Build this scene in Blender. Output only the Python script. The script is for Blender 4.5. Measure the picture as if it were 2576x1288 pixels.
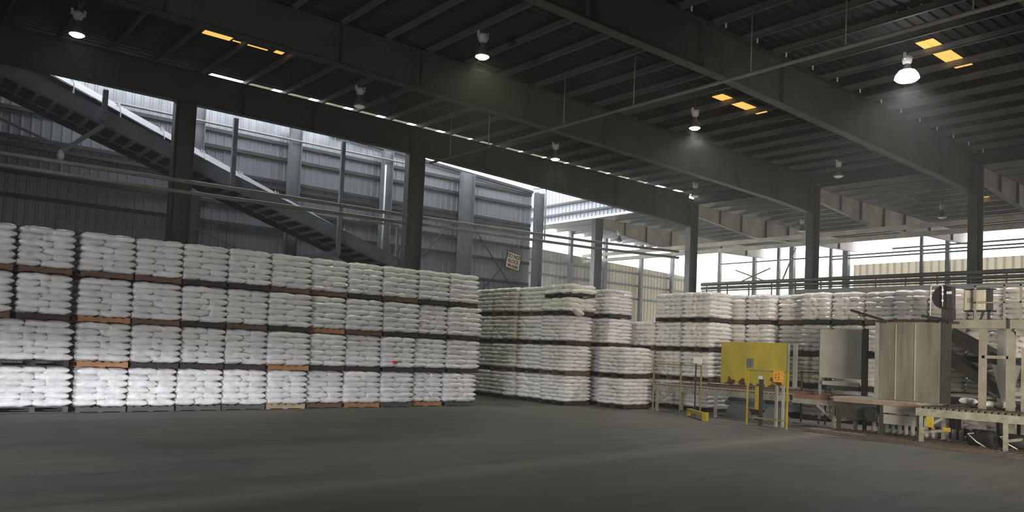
import bpy, bmesh, math, random
from mathutils import Vector, Matrix
sc = bpy.context.scene
for o in list(bpy.data.objects): bpy.data.objects.remove(o)
COL = sc.collection
# ------------------------------------------------------------------ camera
cd = bpy.data.cameras.new('camera'); cam = bpy.data.objects.new('camera', cd); COL.objects.link(cam)
R = [[0.770396311, 0.063241488, 0.634421026], [-0.636187749, 0.010875004, 0.771457634], [0.041888798, -0.997939000, 0.048611523]]
cam.matrix_world = Matrix([[R[i][0], -R[i][1], -R[i][2], (0, 0, 1.8)[i]] for i in range(3)] + [[0, 0, 0, 1]])
cd.sensor_width = 36.0; cd.lens = 1986.281 / 2576 * 36; cd.shift_y = 136 / 2576; cd.clip_end = 400
sc.camera = cam
# ------------------------------------------------------------------ light and exposure
sc.view_settings.view_transform = 'Standard'; sc.view_settings.look = 'None'
sc.view_settings.exposure = 0.0; sc.view_settings.gamma = 1.0; sc.view_settings.use_curve_mapping = False
w = bpy.data.worlds.new('daylight'); sc.world = w; w.use_nodes = True
bg = w.node_tree.nodes['Background']; bg.inputs[0].default_value = (0.93, 0.95, 1.0, 1); bg.inputs[1].default_value = 5.0
def area(name, loc, target, size, sizey, power, color, spread=180):
    l = bpy.data.lights.new(name, 'AREA'); l.shape = 'RECTANGLE'; l.size = size; l.size_y = sizey; l.energy = power; l.color = color; l.spread = math.radians(spread)
    o = bpy.data.objects.new(name, l); COL.objects.link(o); o.location = loc
    o.rotation_euler = (Vector(target) - Vector(loc)).to_track_quat('-Z', 'Y').to_euler(); return o
# added fill lights from the left and from behind, set in made-up doorways
area('door_daylight', (-9.6, 7.0, 1.7), (8, 18.0, 0.6), 5.0, 3.0, 580, (0.92, 0.94, 1.0), 75)
area('fill_light_rear', (2.0, -5.6, 2.2), (8, 19, 1.2), 8.0, 3.6, 200, (1.0, 0.95, 0.88), 110)
area('fill_light_side', (10.5, -5.6, 2.0), (26, 12.5, 2.0), 7.0, 3.6, 760, (1.0, 0.91, 0.75), 62)
# low spots for the dipped headlamps of an unseen vehicle
def headlamp(loc, target, power, ang, sx):
    l = bpy.data.lights.new('headlamp', 'SPOT'); l.energy = power; l.color = (0.86, 0.90, 1.0); l.spot_size = math.radians(ang); l.spot_blend = 1.0; l.shadow_soft_size = 0.08
    o = bpy.data.objects.new('headlamp', l); COL.objects.link(o); o.location = loc; o.scale = (sx, 1, 1)
    o.rotation_euler = (Vector(target) - Vector(loc)).to_track_quat('-Z', 'Y').to_euler()
headlamp((-6.2, 1.0, 0.8), (2.5, 19.4, 0.1), 15000, 9.5, 4.0)
headlamp((-6.9, 2.0, 0.8), (9.5, 19.4, 0.0), 8500, 9.5, 5.0)

# dusty air in the right half of the building, thicker towards the open far bay
def haze(name, a, b, d):
    m = bpy.data.materials.new(name); m.use_nodes = True; n = m.node_tree.nodes; n.remove(n['Principled BSDF'])
    v = n.new('ShaderNodeVolumeScatter'); v.inputs['Density'].default_value = d; v.inputs['Color'].default_value = (0.95, 0.95, 0.9, 1); v.inputs['Anisotropy'].default_value = 0.3
    m.node_tree.links.new(v.outputs[0], n['Material Output'].inputs['Volume'])
    bm = bmesh.new(); bmesh.ops.create_cube(bm, size=1.0); me = bpy.data.meshes.new(name); bm.to_mesh(me); bm.free(); me.materials.append(m)
    o = bpy.data.objects.new(name, me); COL.objects.link(o); o.location = [(p + q) / 2 for p, q in zip(a, b)]; o.scale = [q - p for p, q in zip(a, b)]
    o['kind'] = 'stuff'; o['label'] = 'thin dusty haze in the air'; o['category'] = 'haze'
haze('haze', (-9.7, -5.7, 0.05), (56.0, 43.0, 10.9), 0.0032)
# ------------------------------------------------------------------ materials
def mat(name, c, rough=0.6, metal=0.0, var=0.25, scale=3.0, bump=0.0, bscale=30.0, c2=None, coat=0.0, stretch=(1, 1, 1), emit=None, estr=0.0, rnd=0.0, detail=6.0, spec=0.5):
    m = bpy.data.materials.new(name); m.use_nodes = True; nt = m.node_tree; n = nt.nodes; L = nt.links
    b = n['Principled BSDF']; b.inputs['Roughness'].default_value = rough; b.inputs['Metallic'].default_value = metal
    b.inputs['Coat Weight'].default_value = coat; b.inputs['Coat Roughness'].default_value = 0.13
    b.inputs['Specular IOR Level'].default_value = spec
    tc = n.new('ShaderNodeTexCoord'); mp = n.new('ShaderNodeMapping'); mp.inputs['Scale'].default_value = stretch
    L.new(tc.outputs['Object'], mp.inputs['Vector'])
    nz = n.new('ShaderNodeTexNoise'); nz.inputs['Scale'].default_value = scale; nz.inputs['Detail'].default_value = detail; nz.inputs['Roughness'].default_value = 0.65
    L.new(mp.outputs['Vector'], nz.inputs['Vector'])
    rp = n.new('ShaderNodeValToRGB'); rp.color_ramp.elements[0].position = 0.35; rp.color_ramp.elements[1].position = 0.65
    d = c2 if c2 else tuple(x * (1 - var) for x in c)
    rp.color_ramp.elements[0].color = (*d, 1); rp.color_ramp.elements[1].color = (*c, 1)
    L.new(nz.outputs['Fac'], rp.inputs['Fac'])
    out = rp.outputs['Color']
    if rnd:
        oi = n.new('ShaderNodeObjectInfo'); mr = n.new('ShaderNodeMapRange'); mr.inputs['To Min'].default_value = 1 - rnd; mr.inputs['To Max'].default_value = 1.0
        L.new(oi.outputs['Random'], mr.inputs['Value']); mx = n.new('ShaderNodeVectorMath'); mx.operation = 'SCALE'
        L.new(out, mx.inputs[0]); L.new(mr.outputs['Result'], mx.inputs['Scale']); out = mx.outputs['Vector']
    L.new(out, b.inputs['Base Color'])
    if bump:
        nb = n.new('ShaderNodeTexNoise'); nb.inputs['Scale'].default_value = bscale; nb.inputs['Detail'].default_value = 4; L.new(mp.outputs['Vector'], nb.inputs['Vector'])
        bp = n.new('ShaderNodeBump'); bp.inputs['Strength'].default_value = bump; bp.inputs['Distance'].default_value = 0.05
        L.new(nb.outputs['Fac'], bp.inputs['Height']); L.new(bp.outputs['Normal'], b.inputs['Normal'])
        if coat: L.new(bp.outputs['Normal'], b.inputs['Coat Normal'])
    if emit: b.inputs['Emission Color'].default_value = (*emit, 1); b.inputs['Emission Strength'].default_value = estr
    return m
M = {}
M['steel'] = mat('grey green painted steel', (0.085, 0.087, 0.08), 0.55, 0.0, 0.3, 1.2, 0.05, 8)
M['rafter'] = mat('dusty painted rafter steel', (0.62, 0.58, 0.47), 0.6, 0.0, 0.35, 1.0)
M['wallsteel'] = mat('grey blue wall steel', (0.20, 0.215, 0.23), 0.5, 0.0, 0.3, 1.5)
M['purlin'] = mat('galvanised purlin steel', (0.15, 0.15, 0.14), 0.55, 0.0, 0.35, 1.3)
M['deck'] = mat('dark roof sheet', (0.05, 0.05, 0.047), 0.7, 0.0, 0.4, 0.8)
M['sheet'] = mat('galvanised wall sheet', (0.30, 0.32, 0.345), 0.36, 0.35, 0.14, 0.8, stretch=(1, 1, 0.25))
def translucent(name, c, t):
    m = bpy.data.materials.new(name); m.use_nodes = True; nt = m.node_tree; n = nt.nodes; b = n['Principled BSDF']; b.inputs['Base Color'].default_value = (*c, 1); b.inputs['Roughness'].default_value = 0.6
    tr = n.new('ShaderNodeBsdfTranslucent'); tr.inputs['Color'].default_value = (*t, 1); ad = n.new('ShaderNodeAddShader')
    # the ribs of the sheet let less light through than its flats
    L = nt.links; tc = n.new('ShaderNodeTexCoord'); sp = n.new('ShaderNodeSeparateXYZ'); L.new(tc.outputs['Object'], sp.inputs[0])
    a = n.new('ShaderNodeMath'); a.operation = 'ADD'; L.new(sp.outputs['X'], a.inputs[0]); L.new(sp.outputs['Y'], a.inputs[1])
    q = n.new('ShaderNodeMath'); q.operation = 'PINGPONG'; q.inputs[1].default_value = 0.25; L.new(a.outputs[0], q.inputs[0])
    mr = n.new('ShaderNodeMapRange'); mr.inputs['From Min'].default_value = 0.03; mr.inputs['From Max'].default_value = 0.06; mr.inputs['To Min'].default_value = 0.62; mr.inputs['To Max'].default_value = 1.0; L.new(q.outputs[0], mr.inputs['Value'])
    sc_ = n.new('ShaderNodeVectorMath'); sc_.operation = 'SCALE'; sc_.inputs[0].default_value = t; L.new(mr.outputs['Result'], sc_.inputs['Scale']); L.new(sc_.outputs['Vector'], tr.inputs['Color'])
    nt.links.new(b.outputs[0], ad.inputs[0]); nt.links.new(tr.outputs[0], ad.inputs[1]); nt.links.new(ad.outputs[0], n['Material Output'].inputs['Surface']); return m
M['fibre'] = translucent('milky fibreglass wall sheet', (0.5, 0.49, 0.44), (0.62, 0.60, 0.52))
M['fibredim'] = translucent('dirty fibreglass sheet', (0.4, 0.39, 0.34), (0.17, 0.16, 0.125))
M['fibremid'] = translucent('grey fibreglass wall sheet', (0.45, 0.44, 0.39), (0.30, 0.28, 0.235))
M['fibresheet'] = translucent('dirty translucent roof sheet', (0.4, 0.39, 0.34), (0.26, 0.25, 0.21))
M['sheetwarm'] = mat('pale wall sheet', (0.62, 0.60, 0.54), 0.5, 0.1, 0.3, 1.2, stretch=(1, 1, 0.35))
M['girt'] = mat('dark wall girt steel', (0.05, 0.052, 0.055), 0.6, 0.0, 0.3, 2)
M['gal'] = mat('gallery blue grey steel', (0.27, 0.30, 0.34), 0.5, 0, 0.3, 1.5)
M['cover'] = mat('light belt cover sheet', (0.26, 0.275, 0.29), 0.45, 0.1, 0.3, 1.4)
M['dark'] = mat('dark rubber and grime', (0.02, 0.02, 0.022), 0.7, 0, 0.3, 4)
M['pipe'] = mat('grey pipe steel', (0.30, 0.30, 0.275), 0.5, 0, 0.3, 2)
M['pipedark'] = mat('dark pipe steel', (0.10, 0.10, 0.09), 0.5, 0, 0.3, 2)
M['white'] = mat('white painted metal', (0.75, 0.76, 0.74), 0.4, 0, 0.15, 3)
M['lampbody'] = mat('lamp ballast paint', (0.62, 0.63, 0.60), 0.45, 0, 0.2, 3)
M['lampshade'] = mat('spun aluminium shade', (0.30, 0.31, 0.30), 0.35, 0.6, 0.2, 3)
M['sack'] = mat('white woven sack under clear film', (0.82, 0.785, 0.755), 0.42, 0, 0.10, 5, 0.5, 7, coat=0.85, rnd=0.16)
M['sackloose'] = mat('loose cream sack', (0.78, 0.76, 0.68), 0.6, 0, 0.15, 5, 0.35, 9, coat=0.1, rnd=0.1)
WOOD = {}
for k, c in dict(dark=(0.045, 0.032, 0.027), brown=(0.15, 0.085, 0.055), orange=(0.42, 0.20, 0.085), tan=(0.42, 0.30, 0.19), grey=(0.085, 0.082, 0.075)).items():
    WOOD[k] = mat('pallet wood ' + k, c, 0.75, 0, 0.4, 6, 0.1, 40, stretch=(0.3, 1, 1))
M['convpaint'] = mat('worn cream conveyor paint', (0.36, 0.365, 0.31), 0.55, 0, 0.35, 6, c2=(0.2, 0.185, 0.145))
M['redroll'] = mat('rusty red roller guard', (0.27, 0.13, 0.10), 0.6, 0, 0.4, 7)
M['roller'] = mat('worn steel roller', (0.22, 0.175, 0.15), 0.45, 0.4, 0.4, 8)
M['yellow'] = mat('safety yellow paint', (0.50, 0.37, 0.04), 0.5, 0, 0.3, 4)
M['yellowold'] = mat('dirty yellow guard paint', (0.30, 0.26, 0.12), 0.6, 0, 0.4, 6)
M['orange'] = mat('orange sign enamel', (0.85, 0.38, 0.06), 0.5, 0, 0.1, 4)
M['greybox'] = mat('grey electrical box', (0.16, 0.165, 0.175), 0.5, 0, 0.2, 4)
M['boxcream'] = mat('cream control cabinet paint', (0.58, 0.54, 0.43), 0.45, 0, 0.2, 4)
M['panel'] = mat('dusty grey plate', (0.40, 0.38, 0.33), 0.7, 0, 0.25, 1.6)
M['plateold'] = mat('stained steel hopper plate', (0.235, 0.215, 0.175), 0.65, 0.1, 0.4, 1.3, c2=(0.115, 0.10, 0.08), stretch=(1, 2.6, 0.3))
M['towerpaint'] = mat('cream tower paint', (0.33, 0.31, 0.25), 0.55, 0, 0.3, 3)
M['grime'] = mat('oily machine steel', (0.07, 0.066, 0.058), 0.5, 0.2, 0.4, 5)
M['bluegrey'] = mat('blue grey motor paint', (0.10, 0.125, 0.14), 0.5, 0.1, 0.3, 5)
M['paper'] = mat('white paper', (0.82, 0.82, 0.80), 0.8, 0, 0.05, 3)
M['ink'] = mat('black sign paint', (0.03, 0.028, 0.025), 0.7, 0, 0.1, 3)
M['inkred'] = mat('faded brown sign paint', (0.16, 0.07, 0.045), 0.7, 0, 0.2, 3)
M['signboard'] = mat('aged cream sign board', (0.66, 0.62, 0.50), 0.6, 0, 0.15, 4)
M['guard'] = mat('grey green conveyor trough sheet', (0.30, 0.31, 0.28), 0.55, 0, 0.25, 1.5)
M['sky_orange'] = mat('yellowed fibreglass rooflight', (0.75, 0.42, 0.12), 0.5, emit=(1.0, 0.55, 0.13), estr=1.15, var=0.1)
M['pinkdust'] = mat('dusty faded pink paint', (0.33, 0.24, 0.20), 0.7, 0, 0.3, 6)
M['redtag'] = mat('red tag', (0.7, 0.03, 0.03), 0.6, var=0.05)
# yellow plate with rust creeping up from its lower edge
def yellow_plate():
    m = mat('rust spotted yellow plate', (0.50, 0.40, 0.045), 0.55, 0, 0.3, 2.2, c2=(0.36, 0.30, 0.05), stretch=(1, 1.6, 0.6))
    nt = m.node_tree; n = nt.nodes; L = nt.links; b = n['Principled BSDF']; src = b.inputs['Base Color'].links[0].from_socket
    tc = n.new('ShaderNodeTexCoord'); nz = n.new('ShaderNodeTexNoise'); nz.inputs['Scale'].default_value = 3.2; nz.inputs['Detail'].default_value = 4
    L.new(tc.outputs['Object'], nz.inputs['Vector']); sp = n.new('ShaderNodeSeparateXYZ'); L.new(tc.outputs['Object'], sp.inputs[0])
    mr = n.new('ShaderNodeMapRange'); mr.inputs['From Min'].default_value = 0.0; mr.inputs['From Max'].default_value = 0.5; mr.inputs['To Min'].default_value = 0.12; mr.inputs['To Max'].default_value = -0.25
    L.new(sp.outputs['Z'], mr.inputs['Value']); ad = n.new('ShaderNodeMath'); ad.operation = 'ADD'; L.new(nz.outputs['Fac'], ad.inputs[0]); L.new(mr.outputs['Result'], ad.inputs[1])
    rp = n.new('ShaderNodeValToRGB'); rp.color_ramp.elements[0].position = 0.56; rp.color_ramp.elements[1].position = 0.61; L.new(ad.outputs[0], rp.inputs['Fac'])
    mx = n.new('ShaderNodeMix'); mx.data_type = 'RGBA'; L.new(rp.outputs['Color'], mx.inputs[0]); L.new(src, mx.inputs[6]); mx.inputs[7].default_value = (0.10, 0.035, 0.02, 1)
    L.new(mx.outputs[2], b.inputs['Base Color']); return m
M['yellowplate'] = yellow_plate()
def floor_mat():
    m = bpy.data.materials.new('worn concrete floor'); m.use_nodes = True; nt = m.node_tree; n = nt.nodes; L = nt.links; b = n['Principled BSDF']
    tc = n.new('ShaderNodeTexCoord')
    def noise(s, st=(1, 1, 1), rot=0.0, det=6):
        mp = n.new('ShaderNodeMapping'); mp.inputs['Scale'].default_value = st; mp.inputs['Rotation'].default_value = (0, 0, rot); L.new(tc.outputs['Object'], mp.inputs['Vector'])
        z = n.new('ShaderNodeTexNoise'); z.inputs['Scale'].default_value = s; z.inputs['Detail'].default_value = det; z.inputs['Roughness'].default_value = 0.6; L.new(mp.outputs['Vector'], z.inputs['Vector']); return z.outputs['Fac']
    a = noise(0.22); c = noise(1.6, (0.25, 1.6, 1), 0.12); f = noise(14)
    r1 = n.new('ShaderNodeValToRGB'); r1.color_ramp.elements[0].position = 0.36; r1.color_ramp.elements[1].position = 0.66
    r1.color_ramp.elements[0].color = (0.09, 0.092, 0.082, 1); r1.color_ramp.elements[1].color = (0.15, 0.14, 0.115, 1); L.new(a, r1.inputs['Fac'])
    r2 = n.new('ShaderNodeValToRGB'); r2.color_ramp.elements[0].position = 0.3; r2.color_ramp.elements[1].position = 0.72
    r2.color_ramp.elements[0].color = (0.66, 0.66, 0.66, 1); r2.color_ramp.elements[1].color = (1.25, 1.22, 1.15, 1); L.new(c, r2.inputs['Fac'])
    m1 = n.new('ShaderNodeMix'); m1.data_type = 'RGBA'; m1.blend_type = 'MULTIPLY'; m1.inputs[0].default_value = 1; L.new(r1.outputs['Color'], m1.inputs[6]); L.new(r2.outputs['Color'], m1.inputs[7])
    # pale worn wheel track running along the aisle
    sp = n.new('ShaderNodeSeparateXYZ'); L.new(tc.outputs['Object'], sp.inputs[0])
    def mth(op, x, y):
        q = n.new('ShaderNodeMath'); q.operation = op
        for i, v in enumerate((x, y)):
            if hasattr(v, 'is_linked'): L.new(v, q.inputs[i])
            else: q.inputs[i].default_value = v
        return q.outputs[0]
    d = mth('ABSOLUTE', mth('SUBTRACT', mth('ADD', sp.outputs['Y'], mth('MULTIPLY', sp.outputs['X'], -0.09)), mth('ADD', 8.15, mth('MULTIPLY', c, 0.9))), 0)
    fac = mth('MULTIPLY', mth('SUBTRACT', 1.0, mth('MINIMUM', mth('DIVIDE', d, 0.55), 1.0)), 0.75)
    m2 = n.new('ShaderNodeMix'); m2.data_type = 'RGBA'; L.new(fac, m2.inputs[0]); L.new(m1.outputs[2], m2.inputs[6]); m2.inputs[7].default_value = (0.27, 0.24, 0.18, 1)
    L.new(m2.outputs[2], b.inputs['Base Color']); b.inputs['Roughness'].default_value = 0.62
    bp = n.new('ShaderNodeBump'); bp.inputs['Strength'].default_value = 0.15; bp.inputs['Distance'].default_value = 0.02; L.new(f, bp.inputs['Height']); L.new(bp.outputs['Normal'], b.inputs['Normal'])
    return m
M['floor'] = floor_mat()

# ------------------------------------------------------------------ mesh helpers
class MB:
    def __init__(s, origin=(0, 0, 0)): s.bm = bmesh.new(); s.o = Vector(origin)
    def quad8(s, p, slot=0):
        v = [s.bm.verts.new(Vector(q) - s.o) for q in p]
        for f in ((0, 3, 2, 1), (4, 5, 6, 7), (0, 1, 5, 4), (1, 2, 6, 5), (2, 3, 7, 6), (3, 0, 4, 7)):
            s.bm.faces.new([v[i] for i in f]).material_index = slot
        return s
    def box(s, a, b, slot=0):
        x0, y0, z0 = a; x1, y1, z1 = b
        return s.quad8([(x0, y0, z0), (x1, y0, z0), (x1, y1, z0), (x0, y1, z0), (x0, y0, z1), (x1, y0, z1), (x1, y1, z1), (x0, y1, z1)], slot)
    def bar(s, p, q, w, h, up=(0, 0, 1), slot=0):
        p = Vector(p); q = Vector(q); d = (q - p).normalized(); sd = d.cross(Vector(up))
        if sd.length < 1e-4: sd = d.cross(Vector((1, 0, 0)))
        sd.normalize(); u = sd.cross(d).normalized(); sd *= w / 2; u *= h / 2
        return s.quad8([p - sd - u, q - sd - u, q + sd - u, p + sd - u, p - sd + u, q - sd + u, q + sd + u, p + sd + u], slot)
    def tube(s, pts, r, n=8, slot=0, cap=True):
        pts = [Vector(p) for p in pts]; rings = []
        for i, p in enumerate(pts):
            d = (pts[min(i + 1, len(pts) - 1)] - pts[max(i - 1, 0)]).normalized()
            a = d.cross(Vector((0, 0, 1)));  a = a if a.length > 1e-3 else d.cross(Vector((1, 0, 0)))
            a.normalize(); b = d.cross(a); rr = r[i] if isinstance(r, (list, tuple)) else r
            rings.append([s.bm.verts.new(p - s.o + rr * (math.cos(t) * a + math.sin(t) * b)) for t in [2 * math.pi * k / n for k in range(n)]])
        for A, B in zip(rings, rings[1:]):
            for k in range(n):
                f = s.bm.faces.new((A[k], A[(k + 1) % n], B[(k + 1) % n], B[k])); f.smooth = True; f.material_index = slot
        if cap:
            s.bm.faces.new(rings[0][::-1]).material_index = slot; s.bm.faces.new(rings[-1]).material_index = slot
        return s
    def lathe(s, c, prof, n=20, slot=0):
        return s.tube([(c[0], c[1], c[2] + z) for r, z in prof], [max(r, 0.002) for r, z in prof], n, slot)
    def prism(s, poly, axis, a, b, slot=0):
        """poly of 2D points extruded along axis (0 x: poly=(y,z); 1 y: poly=(x,z); 2 z: poly=(x,y))"""
        def P(q, t):
            r = list(q); r.insert(axis, t); return Vector(r) - s.o
        A = [s.bm.verts.new(P(q, a)) for q in poly]; B = [s.bm.verts.new(P(q, b)) for q in poly]; n = len(poly)
        s.bm.faces.new(A[::-1]).material_index = slot; s.bm.faces.new(B).material_index = slot
        for k in range(n): s.bm.faces.new((A[k], A[(k + 1) % n], B[(k + 1) % n], B[k])).material_index = slot
        return s
    def build(s, name, m, parent=None, **kw):
        bmesh.ops.recalc_face_normals(s.bm, faces=s.bm.faces)
        me = bpy.data.meshes.new(name); s.bm.to_mesh(me); s.bm.free()
        for x in (m if isinstance(m, (list, tuple)) else [m]): me.materials.append(x)
        o = bpy.data.objects.new(name, me); COL.objects.link(o)
        if parent is not None: o.parent = parent; o.location = s.o - Vector(parent.location)
        else: o.location = s.o
        for k, v in kw.items(): o[k] = v
        return o
def tag(o, label, cat, group=None, kind=None):
    if len(label.replace('-', ' ').split()) > 16: print('LONG', label)
    o['label'] = label; o['category'] = cat
    if group: o['group'] = group
    if kind: o['kind'] = kind
    return o
def thing(name, loc, label, cat, group=None):
    o = bpy.data.objects.new(name, None); COL.objects.link(o); o.location = loc; o.empty_display_size = 0.2
    return tag(o, label, cat, group)
def struct(o): o['kind'] = 'structure'; return o

# ------------------------------------------------------------------ room shell
struct(MB().box((-14, -8, -0.2), (56, 46, 0)).build('floor', M['floor']))
def ribbed(name, m, p0, p1, z0, z1a, z1b, period=0.30, depth=0.04, side=(0, -1), holes=None):
    """corrugated wall sheet from p0 to p1 (x,y), top edge z1a..z1b, ribs standing out towards side"""
    p0 = Vector((*p0, 0)); p1 = Vector((*p1, 0)); Ln = (p1 - p0).length; d = (p1 - p0) / Ln; sd = Vector((*side, 0)).normalized()
    prof = []; t = 0.0
    while t < Ln - 1e-6:
        for a, h in ((0, 0), (0.62, 0), (0.72, 1), (0.88, 1), (0.98, 0)):
            if t + a * period < Ln: prof.append((t + a * period, h * depth))
        t += period
    prof.append((Ln, 0)); bm = bmesh.new(); rows = []
    for (s, h) in prof:
        zt = z1a + (z1b - z1a) * s / Ln; q = p0 + d * s; f = q + sd * h; k = q - sd * 0.05
        rows.append([bm.verts.new((f.x, f.y, z0)), bm.verts.new((f.x, f.y, zt)), bm.verts.new((k.x, k.y, zt)), bm.verts.new((k.x, k.y, z0))])
    for A, B in zip(rows, rows[1:]):
        for i in range(4): bm.faces.new((A[i], B[i], B[(i + 1) % 4], A[(i + 1) % 4]))
    bm.faces.new(rows[0]); bm.faces.new(rows[-1][::-1]); bmesh.ops.recalc_face_normals(bm, faces=bm.faces)
    me = bpy.data.meshes.new(name); bm.to_mesh(me); bm.free(); me.materials.append(m)
    o = bpy.data.objects.new(name, me); COL.objects.link(o); return struct(o)
ZD = 11.38      # underside of the main roof deck
# main roof deck: ribs run across the purlins
def deck(name, x0, x1, y0, y1, z0, z1, period=0.32):
    bm = bmesh.new(); prof = []; t = y0
    while t < y1 - 0.01:
        for a, h in ((0, 0), (0.6, 0), (0.7, 0.045), (0.88, 0.045), (0.98, 0)):
            if t + a * period < y1: prof.append((t + a * period, h))
        t += period
    prof.append((y1, 0)); rows = []
    for y, h in prof:
        rows.append([bm.verts.new((x0, y, z0 + h)), bm.verts.new((x1, y, z1 + h)), bm.verts.new((x1, y, z1 + 0.1)), bm.verts.new((x0, y, z0 + 0.1))])
    for A, B in zip(rows, rows[1:]):
        for i in range(4): bm.faces.new((A[i], B[i], B[(i + 1) % 4], A[(i + 1) % 4]))
    bm.faces.new(rows[0]); bm.faces.new(rows[-1][::-1]); bmesh.ops.recalc_face_normals(bm, faces=bm.faces)
    me = bpy.data.meshes.new(name); bm.to_mesh(me); bm.free(); me.materials.append(M['deck'])
    o = bpy.data.objects.new(name, me); COL.objects.link(o); return struct(o)
deck('ceiling', -14, 37.6, -8, 29.15, ZD, ZD)
zl = lambda x: 10.97
deck('ceiling_lower_bay', 33.9, 57.0, 29.15, 44.1, 10.97, 10.97)
deck('ceiling_far_bay', 37.6, 57.0, -8, 29.15, 10.97, 10.97)
deck('ceiling_aisle_end', -14, 9.3, 29.15, 30.3, ZD, ZD)
deck('ceiling_aisle_corner', -14, 4.0, 30.3, 33.2, ZD, ZD)
struct(MB((37.6, 10, 11)).box((37.55, -8, 10.93), (37.62, 29.15, 11.5)).build('wall_step_far', M['deck']))
# walls
ribbed('wall_left', M['sheet'], (-9.8, 33.0), (16.0, 33.0), 0, 11.75, 11.45, 0.33)
ribbed('wall_left_end', M['sheet'], (16.0, 33.0), (28.2, 33.0), 0, 11.25, 10.5, 0.33)
ribbed('wall_step', M['sheet'], (33.75, 44.0), (33.75, 29.2), 9.85, 12.2, 12.2, 0.33, side=(-1, 0))
ribbed('wall_far_left', M['sheetwarm'], (33.9, 44.0), (46.2, 44.0), 0, 9.45, 9.05, 0.4)
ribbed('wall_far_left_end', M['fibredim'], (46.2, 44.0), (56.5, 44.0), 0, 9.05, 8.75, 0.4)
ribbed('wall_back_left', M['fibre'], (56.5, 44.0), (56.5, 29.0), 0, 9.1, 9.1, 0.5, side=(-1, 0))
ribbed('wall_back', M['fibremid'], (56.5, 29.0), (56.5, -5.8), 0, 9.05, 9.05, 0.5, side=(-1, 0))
struct(MB().box((-10.0, -6.0, 0), (57, -5.8, 11.6)).build('wall_front', M['sheet']))
struct(MB().box((-10.0, -5.8, 0), (-9.8, 33, 11.6)).build('wall_side', M['sheet']))
for k, (x, y, wd, ax) in enumerate(((-9.75, 7.0, 5.2, 1), (2.0, -5.75, 8.2, 0), (10.5, -5.75, 7.2, 0))):  # unseen doorway frames, added around the fill lights
    f = MB((x, y, 0)); e = wd / 2
    for sgn in (-1, 1):
        if ax: f.box((x - .05, y + sgn * e - .1, 0), (x + .1, y + sgn * e + .1, 4.3))
        else: f.box((x + sgn * e - .1, y - .05, 0), (x + sgn * e + .1, y + .1, 4.3))
    if ax: f.box((x - .05, y - e, 4.1), (x + .1, y + e, 4.3))
    else: f.box((x - e, y - .05, 4.1), (x + e, y + .1, 4.3))
    struct(f.build('door_%d' % (k + 1), M['wallsteel']))
for z in (10.30, 9.62, 8.6, 8.32, 7.35, 6.5, 5.35, 4.2):
    struct(MB((0, 32.8, z)).box((-9.7, 32.84, z - 0.07), (28.1, 32.95, z + 0.07)).build('trim_girt', M['girt']))
struct(MB((0, 32.8, 0)).bar((16, 32.8, 11.2), (28.1, 32.8, 10.45), 0.16, 0.14).build('trim_girt', M['girt']))
for z in (11.0, 10.35, 9.87):
    struct(MB((33.6, 35, z)).box((33.45, 29.2, z - 0.06), (33.66, 43.9, z + 0.06)).build('trim_girt', M['girt'] if z > 10 else M['white']))  # lowest girt is white: its lit edge is put into the colour
for z in (8.4, 7.4, 6.3):
    struct(MB((40, 43.8, z)).box((34, 43.75, z - 0.07), (56.4, 43.93, z + 0.07)).build('trim_girt', M['wallsteel']))
    if z < 7: struct(MB((56.3, 20, z)).box((56.25, -5.7, z - 0.07), (56.42, 43.7, z + 0.07)).build('trim_girt', M['wallsteel']))
# rooflights: yellowed translucent strips let into the deck
n_sky = 1
wb = MB((7.75, 25.05, ZD))
for (x0, x1, y0, y1) in ((7.75, 8.62, 25.08, 25.46), (8.7, 9.86, 25.33, 25.40), (10.08, 10.36, 25.02, 25.38)): wb.box((x0, y0, ZD - 0.02), (x1, y1, ZD - 0.004))
struct(wb.build('window_1', M['sky_orange']))
for (x0, x1, y0, y1) in ((23.65, 26.55, 17.22, 17.68), (23.65, 26.55, 9.9, 10.4)):
    n_sky += 1
    struct(MB((x0, y0, ZD)).box((x0, y0, ZD - 0.02), (x1, (y0 + y1) / 2 - 0.012, ZD - 0.004)).box((x0, (y0 + y1) / 2 + 0.012, ZD - 0.02), (x1, y1, ZD - 0.004)).build('window_%d' % n_sky, M['sky_orange']))
struct(MB((45, 16.3, 10.1)).box((44.6, 16.2, zl(45.3) - .05), (46, 16.7, zl(45.3) - .03)).build('window_4', M['sky_orange']))

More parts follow.
